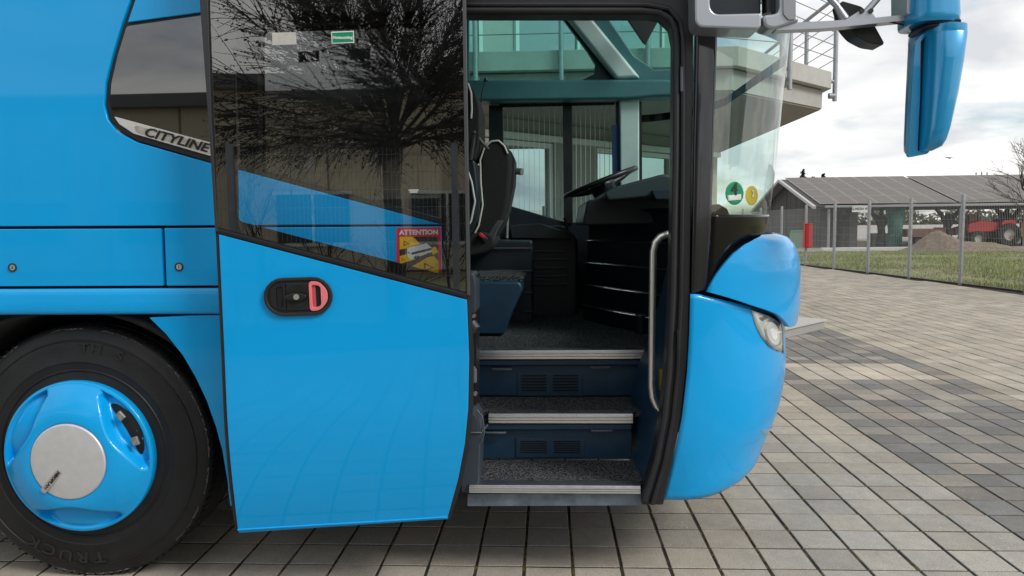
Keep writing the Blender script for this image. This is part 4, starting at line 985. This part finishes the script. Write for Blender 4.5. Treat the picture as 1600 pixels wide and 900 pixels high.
# railing: posts bolted to the fascia, cables between
rail = empty('terrace_railing', (0, 0, 0)); tag(rail, 'steel post and cable railing around the raised terrace', 'railing')
line = [Vector((-6, YF_-.05)), Vector((c1.x+.02, YF_-.05)), Vector((c2.x+.05, c2.y-.02)), Vector((c2.x+.05, 15))]
xa = atY(744, 127, YF_).x; xb = atY(877, 127, YF_).x; spc = xb-xa
postxy = [Vector((xa+k*spc, YF_-.05)) for k in range(-3, 4) if xa+k*spc < c1.x-.1]
p1 = atZ(1238, 135, 3.35); dch = (c2-c1).normalized(); nch = Vector((dch.y, -dch.x))
postxy += [c1+dch*((c2-c1).length*.46)+nch*.07, c2+Vector((.07, .05)), c2+Vector((.07, 1.4)), c2+Vector((.07, 2.8)), c2+Vector((.07, 4.2))]
for k, p in enumerate(postxy):
    ps = tube('post', [(p.x, p.y, 3.28), (p.x, p.y, 4.85)], .034, GALV, rail, 12)
    inn = Vector((0, 1)) if p.y < YF_ else (-nch if k == len(postxy)-5 else Vector((-1, 0)))
    q = p+inn*.09; tube('bracket', [(p.x, p.y, 3.36), (q.x, q.y, 3.36)], .045, GALV, rail, 10); tube('bracket', [(p.x, p.y, 3.58), (q.x, q.y, 3.58)], .03, GALV, rail, 10)
cable = mat('cable_steel', (.3, .31, .32), .4, metal=.7)
allp = [Vector((-6, YF_-.05))]+[p for p in postxy]
for z in (3.92, 4.12, 4.32, 4.52, 4.70):
    tube('cable', [(p.x, p.y, z) for p in allp], .0065, cable, rail, 6)
tube('handrail', [(p.x, p.y, 4.86) for p in allp], .03, GALV, rail, 10)
# steel column rising from the terrace corner
pc = c2+Vector((-.62, .35)); col_ = empty('steel_column', (pc.x, pc.y, 3.72)); tag(col_, 'galvanised steel column standing on the terrace corner', 'column')
tube('shaft', [(0, 0, 0), (0, 0, 3.6)], .075, GALV, col_, 8); tube('base_plate', [(0, 0, 0), (0, 0, .02)], .13, GALV, col_, 4)
# granite entrance step, parallel to the chamfer
sA, sB = atZ(1288, 514), atZ(1226, 529); sd_ = Vector((sA.x-sB.x, sA.y-sB.y)).normalized(); sn_ = Vector((-sd_.y, sd_.x))
A2, B2 = Vector((sA.x, sA.y)), Vector((sA.x, sA.y))-sd_*3.2
ES = hprism('entrance_step', [B2, A2, A2+sn_*3.5, B2+sn_*3.5], 0.0, .105, mat('granite', (.22, .22, .215), .75, col2=(.40, .39, .37), vscale=90), None, .004)
tag(ES, 'low grey granite entrance step on the paving beyond the coach', 'step')
bm = bmesh.new(); addbox(bm, (0, 0, 0), (3.24, 3.54, .025)); sl_ = finish(bm, 'step_slab', mat('granite_top', (.47, .46, .43), .7, var=.12, vscale=60), ES, 0); cc = (A2+B2)/2+sn_*1.75; sl_.location = (cc.x, cc.y, .1195); sl_.rotation_euler.z = math.atan2(sd_.y, sd_.x)

# ================================================================== WIRE FENCES
WIRE = mat('fence_wire', (.30, .32, .33), .5, metal=.4)
def fence_panel_mesh(w, h):
    bm = bmesh.new(); n = int(w/.05)
    for k in range(n+1): addbox(bm, (k*w/n, 0, h/2+.03), (.0036, .0036, h))
    for k in range(int(h/.2)+1):
        for s in (-.006, .006): addbox(bm, (w/2, s, .04+k*.2), (w, .0042, .0042))
    me = bpy.data.meshes.new('mesh_panel'); bm.to_mesh(me); bm.free(); me.materials.append(WIRE); return me
pm = fence_panel_mesh(2.0, 1.83)
bm = bmesh.new(); addbox(bm, (0, 0, 1.0), (.08, .06, 2.0)); bmesh.ops.bevel(bm, geom=list(bm.edges), offset=.006, segments=1, affect='EDGES')
for z in (.3, .9, 1.5, 1.8): addbox(bm, (0, -.03, z), (.05, .02, .035))
pme = bpy.data.meshes.new('post'); bm.to_mesh(pme); bm.free(); pme.materials.append(GALV)
fen = empty('wire_fence', (9.4, 14, 0)); tag(fen, 'galvanised double wire mesh fence between paving and meadow', 'fence'); fen.location = (0, 0, 0)
fy = 14.03; fdir = math.atan2(1, -.085); dY = 2.02*math.sin(fdir)
for k in range(-5, 8):
    Y = fy+k*dY; X = fence_x(Y)
    if Y > 29: continue
    o = bpy.data.objects.new('post', pme); link(o, fen); o.location = (X, Y, -.02); o.rotation_euler.z = fdir
    o = bpy.data.objects.new('mesh_panel', pm); link(o, fen); o.location = (X, Y, 0); o.rotation_euler.z = fdir
# red cabinet on a fence post
kk = 4; Y = fy+kk*dY; X = fence_x(Y)
pr = atY(1260, 350, Y-.1); rc_ = empty('red_cabinet', (atY(1260, 387, Y).x, Y-.12, atY(1260, 387, Y).z)); tag(rc_, 'small upright red metal cabinet hung on a fence post', 'cabinet')
hh = atY(1260, 350, Y).z-atY(1260, 387, Y).z
box('cabinet_body', (0, 0, hh/2), (.25, .2, hh), RED, rc_, .012); box('cabinet_door', (0, -.105, hh/2), (.21, .012, hh-.06), mat('red_door', (.5, .018, .022), .4), rc_, .004); box('cabinet_roof', (0, -.005, hh+.01), (.27, .23, .02), mat('red_door'), rc_, .005); box('cabinet_knob', (.08, -.115, hh*.55), (.02, .015, .03), BLACK, rc_)
# ================================================================== SHED
shed = empty('timber_shed', (16, 40, 0)); tag(shed, 'long dark timber shed with solar panels on its roof', 'shed'); shed.location = (0, 0, 0)
SX0, SX1, SY0, SY1, ZE, ZR = 15.2, 46., 39.3, 51., 2.32, 3.98
YR = (SY0+SY1)/2
TIMB = mat('dark_timber', (.035, .031, .028), .85, var=.4, vscale=5); TIMB2 = mat('grey_plank', (.075, .072, .07), .85, var=.3, vscale=4)
def roofz(y): return ZR-(abs(y-YR)/(YR-SY0))*(ZR-ZE)
rf = loft('roof', [[(x, y, roofz(y)) for x in (SX0-.5, SX1)] for y in (SY0-.5, YR, SY1+.5)], mat('roof_sheet', (.12, .12, .115), .6), shed, 20); thick(rf, .1, 1)
sl_len = math.hypot(YR-SY0+.4, ZR-roofz(SY0-.4)); pitch_ = math.atan2(ZR-roofz(SY0-.4), YR-SY0+.4)
PV = mat('solar_cell', (.10, .086, .077), .45, var=.15, vscale=3); PVF = mat('panel_frame', (.33, .31, .29), .5, metal=.1)
pw, ph = 1.0, sl_len/4-.02
bm = bmesh.new(); addbox(bm, (0, 0, 0), (pw-.035, ph-.035, .03)); pvm = bpy.data.meshes.new('solar_panel'); bm.to_mesh(pvm); bm.free(); pvm.materials.append(PV)
bm = bmesh.new()
for s in (-1, 1): addbox(bm, (s*(pw/2-.03), 0, .004), (.042, ph-.01, .036)); addbox(bm, (0, s*(ph/2-.014), .004), (pw-.06, .028, .034))
pfm = bpy.data.meshes.new('solar_panel'); bm.to_mesh(pfm); bm.free(); pfm.materials.append(PVF)
for c in range(29):
    for r in range(4):
        if c in (7, 8) and False: continue
        t = (r+.5)/4; y = SY0-.42+(YR-SY0+.38)*t; z = roofz(SY0-.42)+(ZR-roofz(SY0-.42))*t+.19
        o = bpy.data.objects.new('solar_panel', pvm); link(o, rf); o.location = (SX0+.3+c*1.03+(.15 if c > 6 else 0)+(.15 if c > 19 else 0), y, z); o.rotation_euler.x = pitch_
        q = bpy.data.objects.new('solar_panel', pfm); link(q, rf); q.location = o.location; q.rotation_euler = o.rotation_euler; q.name = 'panel_frame'
for s in (0, 1):
    ya, yb_ = (SY0-.52, YR) if s == 0 else (YR, SY1+.52)
    tube('barge_board', [(SX0-.52, ya, roofz(ya)+.03), (SX0-.52, yb_, roofz(yb_)+.03)], .11, mat('barge_pale', (.45, .45, .44), .6), shed, 4)
box('gutter', ((SX0+SX1)/2, SY0-.56, ZE-.08), (SX1-SX0, .14, .12), mat('gutter_zinc', (.3, .31, .32), .5, metal=.5), shed, .02)
box('eave_beam', ((SX0+SX1)/2, SY0+.15, ZE-.16), (SX1-SX0, .2, .26), TIMB, shed)
# gable planks
y = SY0+.2
while y < SY1-.2:
    top = roofz(y+.12)-.02; box('plank', (SX0+.1+random.uniform(-.012, .012), y+.11, top/2), (.03, .215, top), TIMB2 if random.random() < .75 else TIMB, shed); y += .23
x = SX0+.1
while x < SX0+2.0:
    box('plank', (x+.1, SY0+.2+random.uniform(-.01, .01), (ZE-.1)/2), (.205, .03, ZE-.1), TIMB2 if random.random() < .75 else TIMB, shed); x += .22
# forked trunk posts
def fork_post(px):
    p = atZ(px, 386); bx_ = atY(px, 386, SY0+.2).x; e = empty('forked_post', (bx_, SY0+.2, 0), 0, shed)
    r_ = random.Random(int(px)); n = r_.choice((2, 3))
    tube('trunk', [(0, 0, 0), (.03, 0, .6), (r_.uniform(-.1, .1), 0, 1.2), (r_.uniform(-.1, .1), .05, 1.75)], [.27, .2, .19, .22], mat('bark_dark', (.028, .024, .02), .95, var=.5, vscale=9, bump=.6, bscale=12), e, 9)
    for s in range(n): tube('fork', [(0, 0, 1.0), (((s/(n-1))-.5)*.7, r_.uniform(-.1, .1), 1.7), (((s/(n-1))-.5)*1.5, r_.uniform(-.1, .1), 2.2)], [.14, .12, .1], mat('bark_dark'), e, 8)
for px in (1312, 1376, 1480, 1572, 1660): fork_post(px)
for px in (1293, 1497, 1598):
    b_ = atY(px, 384, SY0-.2); tube('steel_prop', [(b_.x, SY0-.3, 0), (b_.x, SY0-.3, ZE-.2)], .07, GALV, shed, 8)
# sign under the eave
pa, pb = atY(1331, 322, SY0-.62), atY(1357, 331, SY0-.62)
sg = box('yard_sign', ((pa.x+pb.x)/2, SY0-.66, (pa.z+pb.z)/2), (pb.x-pa.x, .02, pa.z-pb.z), WHITE, None); tag(sg, 'white sign lettered KUNDEN WC hanging below the shed eave', 'sign')
text('sign_lettering', 'KUNDEN WC', .2, STK_K, sg, upr(0, -.014, 0), sx_=.78, bold=.006)
# green tarpaulin bundle hung in the bay
g = []
tx = atY(1397, 350, SY0+.1)
for z, w in ((.06, .44), (.4, .36), (.9, .33), (1.4, .40), (1.9, .46), (2.15, .48)):
    g.append([(tx.x+w*math.cos(2*math.pi*k/40)*(1+.10*math.sin(k*2.2)), SY0-.05+.28*math.sin(2*math.pi*k/40)*(1+.25*math.sin(k*3.1+z)), z) for k in range(40)]+[])
for r in g: r.append(r[0])
tp_ = loft('tarpaulin', g, mat('tarp_green', (.028, .11, .085), .6, var=.35, vscale=6), None, 70); tag(tp_, 'gathered dark green tarpaulin hanging from the shed eave', 'tarpaulin')
# white yard wall, hedge
yw = box('yard_wall', (35, 62, .55), (70, .25, 1.1), mat('white_wall', (.6, .59, .56), .8, var=.06), None, .01); tag(yw, 'long low white wall behind the shed', 'wall')
yk = box('white_kerb', (16.2, 34.2, .09), (5.5, .35, .18), mat('white_wall'), None, .02); tag(yk, 'white concrete kerb in front of the shed', 'kerb')
def bush(name, c, r, n, cols, label, cat, group=None, tw=False):
    V, F_ = [], []; rr = random.Random(int(c[0]*31+c[1]*17))
    for k in range(n):
        a, t, q = rr.uniform(0, 6.283), rr.uniform(-1, 1), rr.random()**.4
        q *= 1+.25*noise.noise((a, t*2, c[0])); d = Vector((math.cos(a)*math.sqrt(1-t*t), math.sin(a)*math.sqrt(1-t*t), t))
        p = Vector(c)+Vector((d.x*r[0]*q, d.y*r[1]*q, d.z*r[2]*q)); s = rr.uniform(.05, .12)*max(r)/2.
        u = Vector((rr.gauss(0, 1), rr.gauss(0, 1), rr.gauss(0, 1))).normalized()*s; v = u.orthogonal().normalized()*s*.7; b = len(V)
        V += [p-u, p+v, p+u, p-v]; F_.append((b, b+1, b+2, b+3))
    me = bpy.data.meshes.new(name); me.from_pydata(V, [], F_); me.materials.append(cols); return me
hm = mat('hedge_leaf', (.035, .05, .018), .8, col2=(.12, .10, .05), vscale=.7)
for k in range(10):
    cx = 20+k*5.6; me = bush('hedge_shrub', (cx, 66+random.uniform(-1, 1), 1.2), (3.4, 1.6, random.uniform(1.3, 1.75)), 2600, hm, '', '')
    t_ = ('leftmost', 'second', 'third', 'fourth', 'fifth', 'sixth', 'seventh', 'eighth', 'ninth', 'last')[k]
    o = link(bpy.data.objects.new('hedge_shrub', me)); tag(o, 'green brown shrub above the white wall, %s from the left' % t_, 'shrub', 'shrubs behind the white wall')
# gravel heap
hp_ = [atZ(1430, 391), atZ(1595, 396)]; hx0, hy0 = atZ(1470, 393).x, atZ(1470, 393).y+.8
G = []
for a in range(71):
    row = []
    for b in range(35):
        u, v = a/70, b/34; x = (u-.5)*6.2; yv = (v-.5)*2.8
        h_ = .95*math.exp(-((x+1.3)/.95)**2)+.42*math.exp(-((x-1.0)/1.6)**2); h_ *= max(0, math.cos((v-.5)*math.pi))**1.1*(max(0, math.cos((u-.5)*math.pi))**.5)
        h_ += (.10*noise.noise((x*2.2, yv*2.2, 5))+.07*noise.noise((x*9, yv*9, 7)))*min(1, h_*3); row.append((hx0+1.4+x, hy0+yv, h_-.01))
    G.append(row)
hpo = loft('gravel_heap', G, mat('heap_soil', (.12, .088, .06), .95, col2=(.28, .22, .165), vscale=9, bump=1., bscale=30), None, 80); tag(hpo, 'long heap of brown gravel and earth behind the fence', 'heap')
# tractor in the bay
def lathe_wheel(name, R_, w, parent, loc, m):
    o = lathe_y(name, [(R_*.5, -w/2), (R_*.92, -w/2), (R_, -w*.35), (R_, w*.35), (R_*.92, w/2), (R_*.5, w/2)], m, parent, 24); o.location = loc
    h_ = lathe_y('wheel_rim', [(R_*.52, -w*.3), (R_*.3, -w*.2), (.001, -w*.25)], mat('rim_pale', (.4, .38, .35), .5), parent, 16); h_.location = loc
tr0 = atY(1535, 386, SY0+.6); trc = empty('red_tractor', (tr0.x, SY0+.6, 0)); tag(trc, 'red tractor with its bonnet facing left under the shed roof', 'tractor')
prism('bonnet', rnd([(-1.0, .75), (.55, .8), (.6, 1.3), (-.3, 1.42), (-.95, 1.25)], .1), -.38, .38, mat('tractor_red', (.55, .03, .03), .4, coat=.5), trc, False, .06)
prism('chassis', [(-.9, .45), (1.4, .45), (1.4, .8), (-.9, .75)], -.25, .25, BLACK, trc, False, .02)
prism('mudguard', rnd([(.55, .9), (.75, 1.4), (1.35, 1.45), (1.5, .9)], .1), -.6, .6, mat('tractor_red'), trc, False, .03)
prism('seat', rnd([(.7, 1.4), (1.1, 1.42), (1.2, 1.85), (1.1, 1.85), (1.0, 1.52), (.7, 1.5)], .04), -.25, .25, BLACK, trc, False, .03)
for x, R_, w in ((-.6, .42, .25), (1.0, .62, .36)):
    for s in (-1, 1): lathe_wheel('tyre', R_, w, trc, (x, s*.58, R_), TYRE)
tube('exhaust', [(-.4, -.2, 1.35), (-.4, -.2, 1.95)], .035, BLACK, trc, 8); tube('steering_column', [(.35, 0, 1.2), (.6, 0, 1.65)], .03, BLACK, trc, 8)
# orange loader, brown trailer, implements
def machine(px, name, label, cat, col, parts, wheels, Y=SY0+.4):
    p = atY(px, 380, Y); e = empty(name, (p.x, Y, 0)); tag(e, label, cat); m = mat('paint_'+name, col, .6, var=.3, vscale=4)
    for nm, pts, y0, y1 in parts: prism(nm, pts, y0, y1, m, e, False, .03)
    for x, R_ in wheels:
        for s in (-1, 1): lathe_wheel('wheel', R_, .22, e, (x, s*.5, R_), TYRE)
machine(1309, 'orange_loader', 'weathered orange machine parked at the shed corner', 'machine', (.45, .16, .05), [('body', rnd([(-.5, .35), (.5, .35), (.5, 1.1), (.1, 1.25), (-.5, 1.1)], .06), -.4, .4), ('hood', rnd([(-.42, 1.2), (.0, 1.25), (.0, 1.6), (-.42, 1.55)], .05), -.35, .35), ('bucket', [(-.55, .1), (-.5, .1), (-.45, .7), (-.55, .7)], -.5, .5)], [(-.25, .3), (.3, .3)], SY0+1.0)
machine(1437, 'brown_trailer', 'low rusty brown farm trailer behind the gravel heap', 'trailer', (.13, .055, .035), [('bed', rnd([(-1.0, .55), (1.0, .55), (1.0, .98), (-1.0, .98)], .02), -.6, .6), ('drawbar', [(-1.6, .5), (-1.0, .55), (-1.0, .65), (-1.6, .58)], -.06, .06), ('tailboard', [(1.0, .5), (1.06, .5), (1.06, 1.05), (1.0, 1.05)], -.62, .62)], [(.1, .32), (.65, .32)])
machine(1516, 'brick_red_hopper', 'tall faded red hopper beside the tractor', 'hopper', (.26, .09, .06), [('column', rnd([(-.25, .2), (.25, .2), (.25, 1.75), (-.25, 1.75)], .03), -.3, .3), ('chute', [(-.25, .7), (-.95, .6), (-.95, 1.0), (-.25, 1.2)], -.25, .25), ('foot', [(-.5, 0), (.45, 0), (.3, .25), (-.35, .25)], -.4, .4)], [], SY0+1.0)
machine(1593, 'ochre_harrow', 'ochre farm implement at the right edge of the yard', 'implement', (.30, .17, .06), [('frame', rnd([(-.8, .35), (.9, .35), (.9, .75), (-.8, .6)], .04), -.5, .5), ('mast', [(-.1, .6), (.15, .6), (.1, 1.25), (-.0, 1.25)], -.08, .08)], [(-.4, .28), (.5, .28)])
gp = atY(1244, 381, SY0-.8); gb_ = empty('green_goal_frame', (gp.x, SY0-.8, 0)); tag(gb_, 'small green framed panel leaning on the shed gable', 'panel')
ring('frame', [(-.45, .05), (.45, .05), (.55, 1.0), (-.3, 1.0)], [(-.38, .12), (.36, .12), (.45, .93), (-.24, .93)], -.03, .03, mat('frame_green', (.05, .28, .16), .5), gb_)
prism('netting', [(-.38, .12), (.36, .12), (.45, .93), (-.24, .93)], -.004, .004, mat('net_green', (.16, .22, .18), .8), gb_)
for k, (px, w, h_, c_, lb_) in enumerate(((1338, 1.0, .35, (.28, .25, .2), 'pale stack of timber on the yard'), (1376, .9, .75, (.30, .34, .33), 'grey green crate beside the tarpaulin'), (1349, .6, .3, (.33, .31, .28), 'grey concrete block beside the timber stack'), (1568, .7, .4, (.36, .36, .34), 'grey concrete block right of the tractor'))):
    p = atY(px, 384, SY0+.9); o = box(('timber_stack', 'storage_crate', 'concrete_block', 'concrete_block')[k], (p.x, SY0+.9+k*.3, h_/2+.004), (w, .7, h_), mat('yard_item%d' % k, c_, .9, var=.25, vscale=6), None, .02); tag(o, lb_, ('stack', 'crate', 'block', 'block')[k])
    for q in range(3): box('ledge', (0, -.36, -h_/2+h_*(q+.5)/3), (w*.98, .03, h_/3*.75), mat('yard_item%d' % k), o, .01)
# ================================================================== TREES
BARK = mat('bark', (.05, .042, .034), .95, var=.4, vscale=8)
def bare_tree(name, loc, H, spread, seed, label, group=None, levels=5, leaf=None, r0=None, nleaf=0, cat='tree'):
    r_ = random.Random(seed); root = empty(name, loc); tag(root, label, cat, group)
    bt, bc = bmesh.new(), bmesh.new(); tips = []
    def grow(p, d, L_, R_, lv):
        n = 3; pts = [p]; rs = [R_]
        for k in range(n):
            d = (d+Vector((r_.gauss(0, .12), r_.gauss(0, .12), r_.gauss(.03, .08)))).normalized(); pts.append(pts[-1]+d*(L_/n)); rs.append(R_*(1-.4*(k+1)/n))
        addtube(bt if lv < 1 else bc, pts, rs, 7 if lv < 2 else (4 if lv < 3 else 3), False)
        if lv >= levels: tips.append((pts, d)); return
        for k in range(r_.randint(3, 4) if lv else 5):
            q = pts[-1] if k < 2 else pts[r_.randint(1, n)]; a = r_.uniform(0, 6.283); s = spread*r_.uniform(.6, 1.2)
            dd = (d+Vector((math.cos(a)*s, math.sin(a)*s, r_.uniform(-.2, .35)*s))).normalized(); grow(q, dd, L_*r_.uniform(.58, .78), R_*.52, lv+1)
    grow(Vector((0, 0, 0)), Vector((0, 0, 1)), H*.32, r0 or H*.02, 0)
    finish(bt, 'trunk', BARK, root, 60); finish(bc, 'crown', BARK, root, 0)
    return root
bt1 = atY(1640, 380, 30); bare_tree('bare_tree', (bt1.x, 30, 0), 5.6, .75, 11, 'leafless tree reaching in at the right edge of the sky', None, 5)
for k, (px, py, nm) in enumerate(((1367, 275, 'left'), (1415, 278, 'right'))):
    b_ = atY(px, 345, 95); bare_tree('bare_tree', (b_.x, 95, 0), (350-py)/FOC*98+1.6, .6, 20+k, 'faint leafless tree top above the shed ridge, %s of the pair' % nm, 'far bare trees', 4)
SPR = mat('spruce_needles', (.018, .03, .018), .9, var=.4, vscale=1)
for k, (px, py, nm) in enumerate(((1253, 264, 'tallest dark spruce tip above the shed roof'), (1270, 276, 'smallest dark spruce tip between the two taller ones'), (1285, 271, 'dark spruce tip right of the tallest one'))):
    Y = 110; b_ = atY(px, 346, Y); H = atY(px, py, Y).z; e = empty('spruce', (b_.x, Y, 0)); tag(e, nm, 'tree', 'far spruces'); V, F_ = [], []; rr = random.Random(k)
    for q in range(1500):
        t = rr.random()**.7; z = H*(1-t*.75); rad_ = (H-z)*.27*rr.uniform(.4, 1.1)*(1+.5*math.sin(z*5)); a = rr.uniform(0, 6.283); s = rr.uniform(.12, .35); b = len(V)
        p = Vector((rad_*math.cos(a), rad_*math.sin(a), z-rad_*.25)); V += [p+Vector((rr.uniform(-s, s), rr.uniform(-s, s), 0)), p+Vector((rr.uniform(-s, s), rr.uniform(-s, s), -s*.6)), p+Vector((rr.uniform(-s, s), rr.uniform(-s, s), s*.7))]; F_.append((b, b+1, b+2))
    me = bpy.data.meshes.new('crown'); me.from_pydata(V, [], F_); me.materials.append(SPR); link(bpy.data.objects.new('crown', me), e); tube('trunk', [(0, 0, 0), (0, 0, H*.98)], [.25, .03], BARK, e, 6)
mp = atY(1531, 340, 100); mast = empty('aerial_mast', (mp.x, 100, 0)); tag(mast, 'thin aerial mast rising above the shed ridge', 'mast'); mh = atY(1531, 268, 100).z
tube('pole', [(0, 0, 0), (0, 0, mh)], [.12, .05], GALV, mast, 6)
for dx in (-.7, .7, 0): tube('antenna', [(dx, 0, mh-.9), (dx, 0, mh-.1)], .09, GALV, mast, 5)
tube('cross_arm', [(-.9, 0, mh-.6), (.9, 0, mh-.5)], .05, GALV, mast, 5)
bp_ = atY(1484, 247, 60); bd_ = bmesh.new()
for s in (-1, 1):
    v = [bd_.verts.new(q) for q in ((0, -.12, 0), (0, .12, .02), (s*.2, .1, .09), (s*.42, .0, .02), (s*.2, -.08, .08))]; bd_.faces.new(v)
addtube(bd_, [(0, -.22, 0), (0, -.1, 0), (0, .1, .01), (0, .24, .01)], [.015, .05, .05, .02], 6)
brd = finish(bd_, 'bird', mat('bird_dark', (.03, .03, .03), .9)); brd.location = bp_; tag(brd, 'tiny dark bird flying in the sky below the mirror', 'bird')

# ================================================================== BEHIND THE PHOTOGRAPHER (seen mirrored in the coach windows)
def mirrored(px, py, Y, Yg=-.35): return atY(px, py, 2*Yg-Y)
TY = -8.2; tb = mirrored(640, 400, TY)
r_ = random.Random(5); tree = empty('globe_tree', (tb.x+.8, TY, 0)); tag(tree, 'dense round crowned tree mirrored in the coach door glass', 'tree')
tw, tk, lf = bmesh.new(), bmesh.new(), ([], [])
cz_ = 4.35; addtube(tk, [(0, 0, 0), (.02, .02, .9), (-.02, 0, 1.9), (0, .02, 2.6)], [.16, .13, .125, .16], 10)
for k in range(54):
    a = r_.uniform(0, 6.283); el_ = r_.uniform(-.05, 1.45); d = Vector((math.cos(a)*math.cos(el_), math.sin(a)*math.cos(el_), math.sin(el_))); p = Vector((0, 0, 2.45+r_.uniform(0, .25))); L_ = r_.uniform(2.2, 3.0); pts = [p.copy()]; rs = [.032]
    for q in range(6):
        d = (d+Vector((r_.gauss(0, .07), r_.gauss(0, .07), r_.gauss(-.02, .06)))).normalized(); p = p+d*L_/6; pts.append(p.copy()); rs.append(.032*(1-(q+1)/6.6))
    addtube(tk, pts, rs, 5, False)
    for q in range(88):
        t = r_.uniform(.25, 1)*6; i_ = min(5, int(t)); b0 = pts[i_].lerp(pts[i_+1], t-i_); dd = (d+Vector((r_.gauss(0, .42), r_.gauss(0, .42), r_.gauss(-.12, .35)))).normalized(); l_ = r_.uniform(.4, 1.0)
        m_ = b0+dd*l_*.5+Vector((0, 0, -.02)); e_ = b0+dd*l_+Vector((0, 0, -.09*l_)); addtube(tw, [b0, m_, e_], [.006, .0045, .002], 3, False)
        for w in range(4):
            c0 = b0.lerp(e_, r_.uniform(.2, 1)); s = r_.uniform(.012, .03); u = Vector((r_.gauss(0, 1), r_.gauss(0, 1), r_.gauss(0, 1))).normalized()*s; v = u.orthogonal().normalized()*s*.6; b = len(lf[0]); lf[0].extend([c0-u, c0+v, c0+u, c0-v]); lf[1].append((b, b+1, b+2, b+3))
finish(tk, 'trunk', BARK, tree, 60); finish(tw, 'twigs', mat('twig', (.03, .024, .02), .9), tree, 0)
me = bpy.data.meshes.new('crown'); me.from_pydata(lf[0], [], lf[1]); me.materials.append(mat('bud_leaf', (.03, .032, .014), .8, var=.4, vscale=2)); link(bpy.data.objects.new('crown', me), tree)
fen2 = empty('garden_fence', (0, 0, 0)); tag(fen2, 'wire mesh fence mirrored in the coach door glass', 'fence'); FY = -6.4
pm2 = fence_panel_mesh(2.5, 2.28)
for k in range(-5, 4):
    o = bpy.data.objects.new('mesh_panel', pm2); link(o, fen2); o.location = (k*2.52, FY, 0)
    o = bpy.data.objects.new('post', pme); link(o, fen2); o.location = (k*2.52, FY, 0); o.scale.z = 1.18
# brushy hedge behind that fence
for k in range(5):
    bare_tree('bare_shrub', (-3.4+k*.85, FY-.9-.2*(k % 2), 0), 2.3, .5, 40+k, 'leafless garden shrub mirrored low in the door glass, %s from the left' % ('first', 'second', 'third', 'fourth', 'fifth')[k], 'mirrored garden shrubs', 4, r0=.03, cat='shrub')
hall = empty('beige_hall', (-8, -27, 0)); tag(hall, 'low beige flat roofed hall mirrored in the coach windows', 'building')
BEI = mat('hall_beige', (.58, .50, .37), .85, var=.06, vscale=1)
box('wall', (0, 0, 2.9), (44, 9, 5.8), BEI, hall); box('roof', (0, 0, 6.0), (44.8, 9.8, .45), mat('roof_edge_grey', (.12, .12, .12), .6), hall, .03)
for k in range(9):
    w_ = box('window', (-18+k*4.3, 4.53, 1.7), (2.3, .08, 1.6), mat('hall_pane', (.03, .035, .04), .05), hall); box('window_frame', (0, .03, .83), (2.5, .12, .1), FRAMEW, w_); box('window_frame', (0, .03, -.83), (2.5, .14, .1), FRAMEW, w_); box('window_mullion', (0, .035, 0), (.08, .1, 1.6), FRAMEW, w_)
for k in range(11): box('wall_seam', (-20+k*4, 4.51, 2.9), (.06, .03, 5.7), mat('seam_brown', (.2, .17, .12), .8), hall)
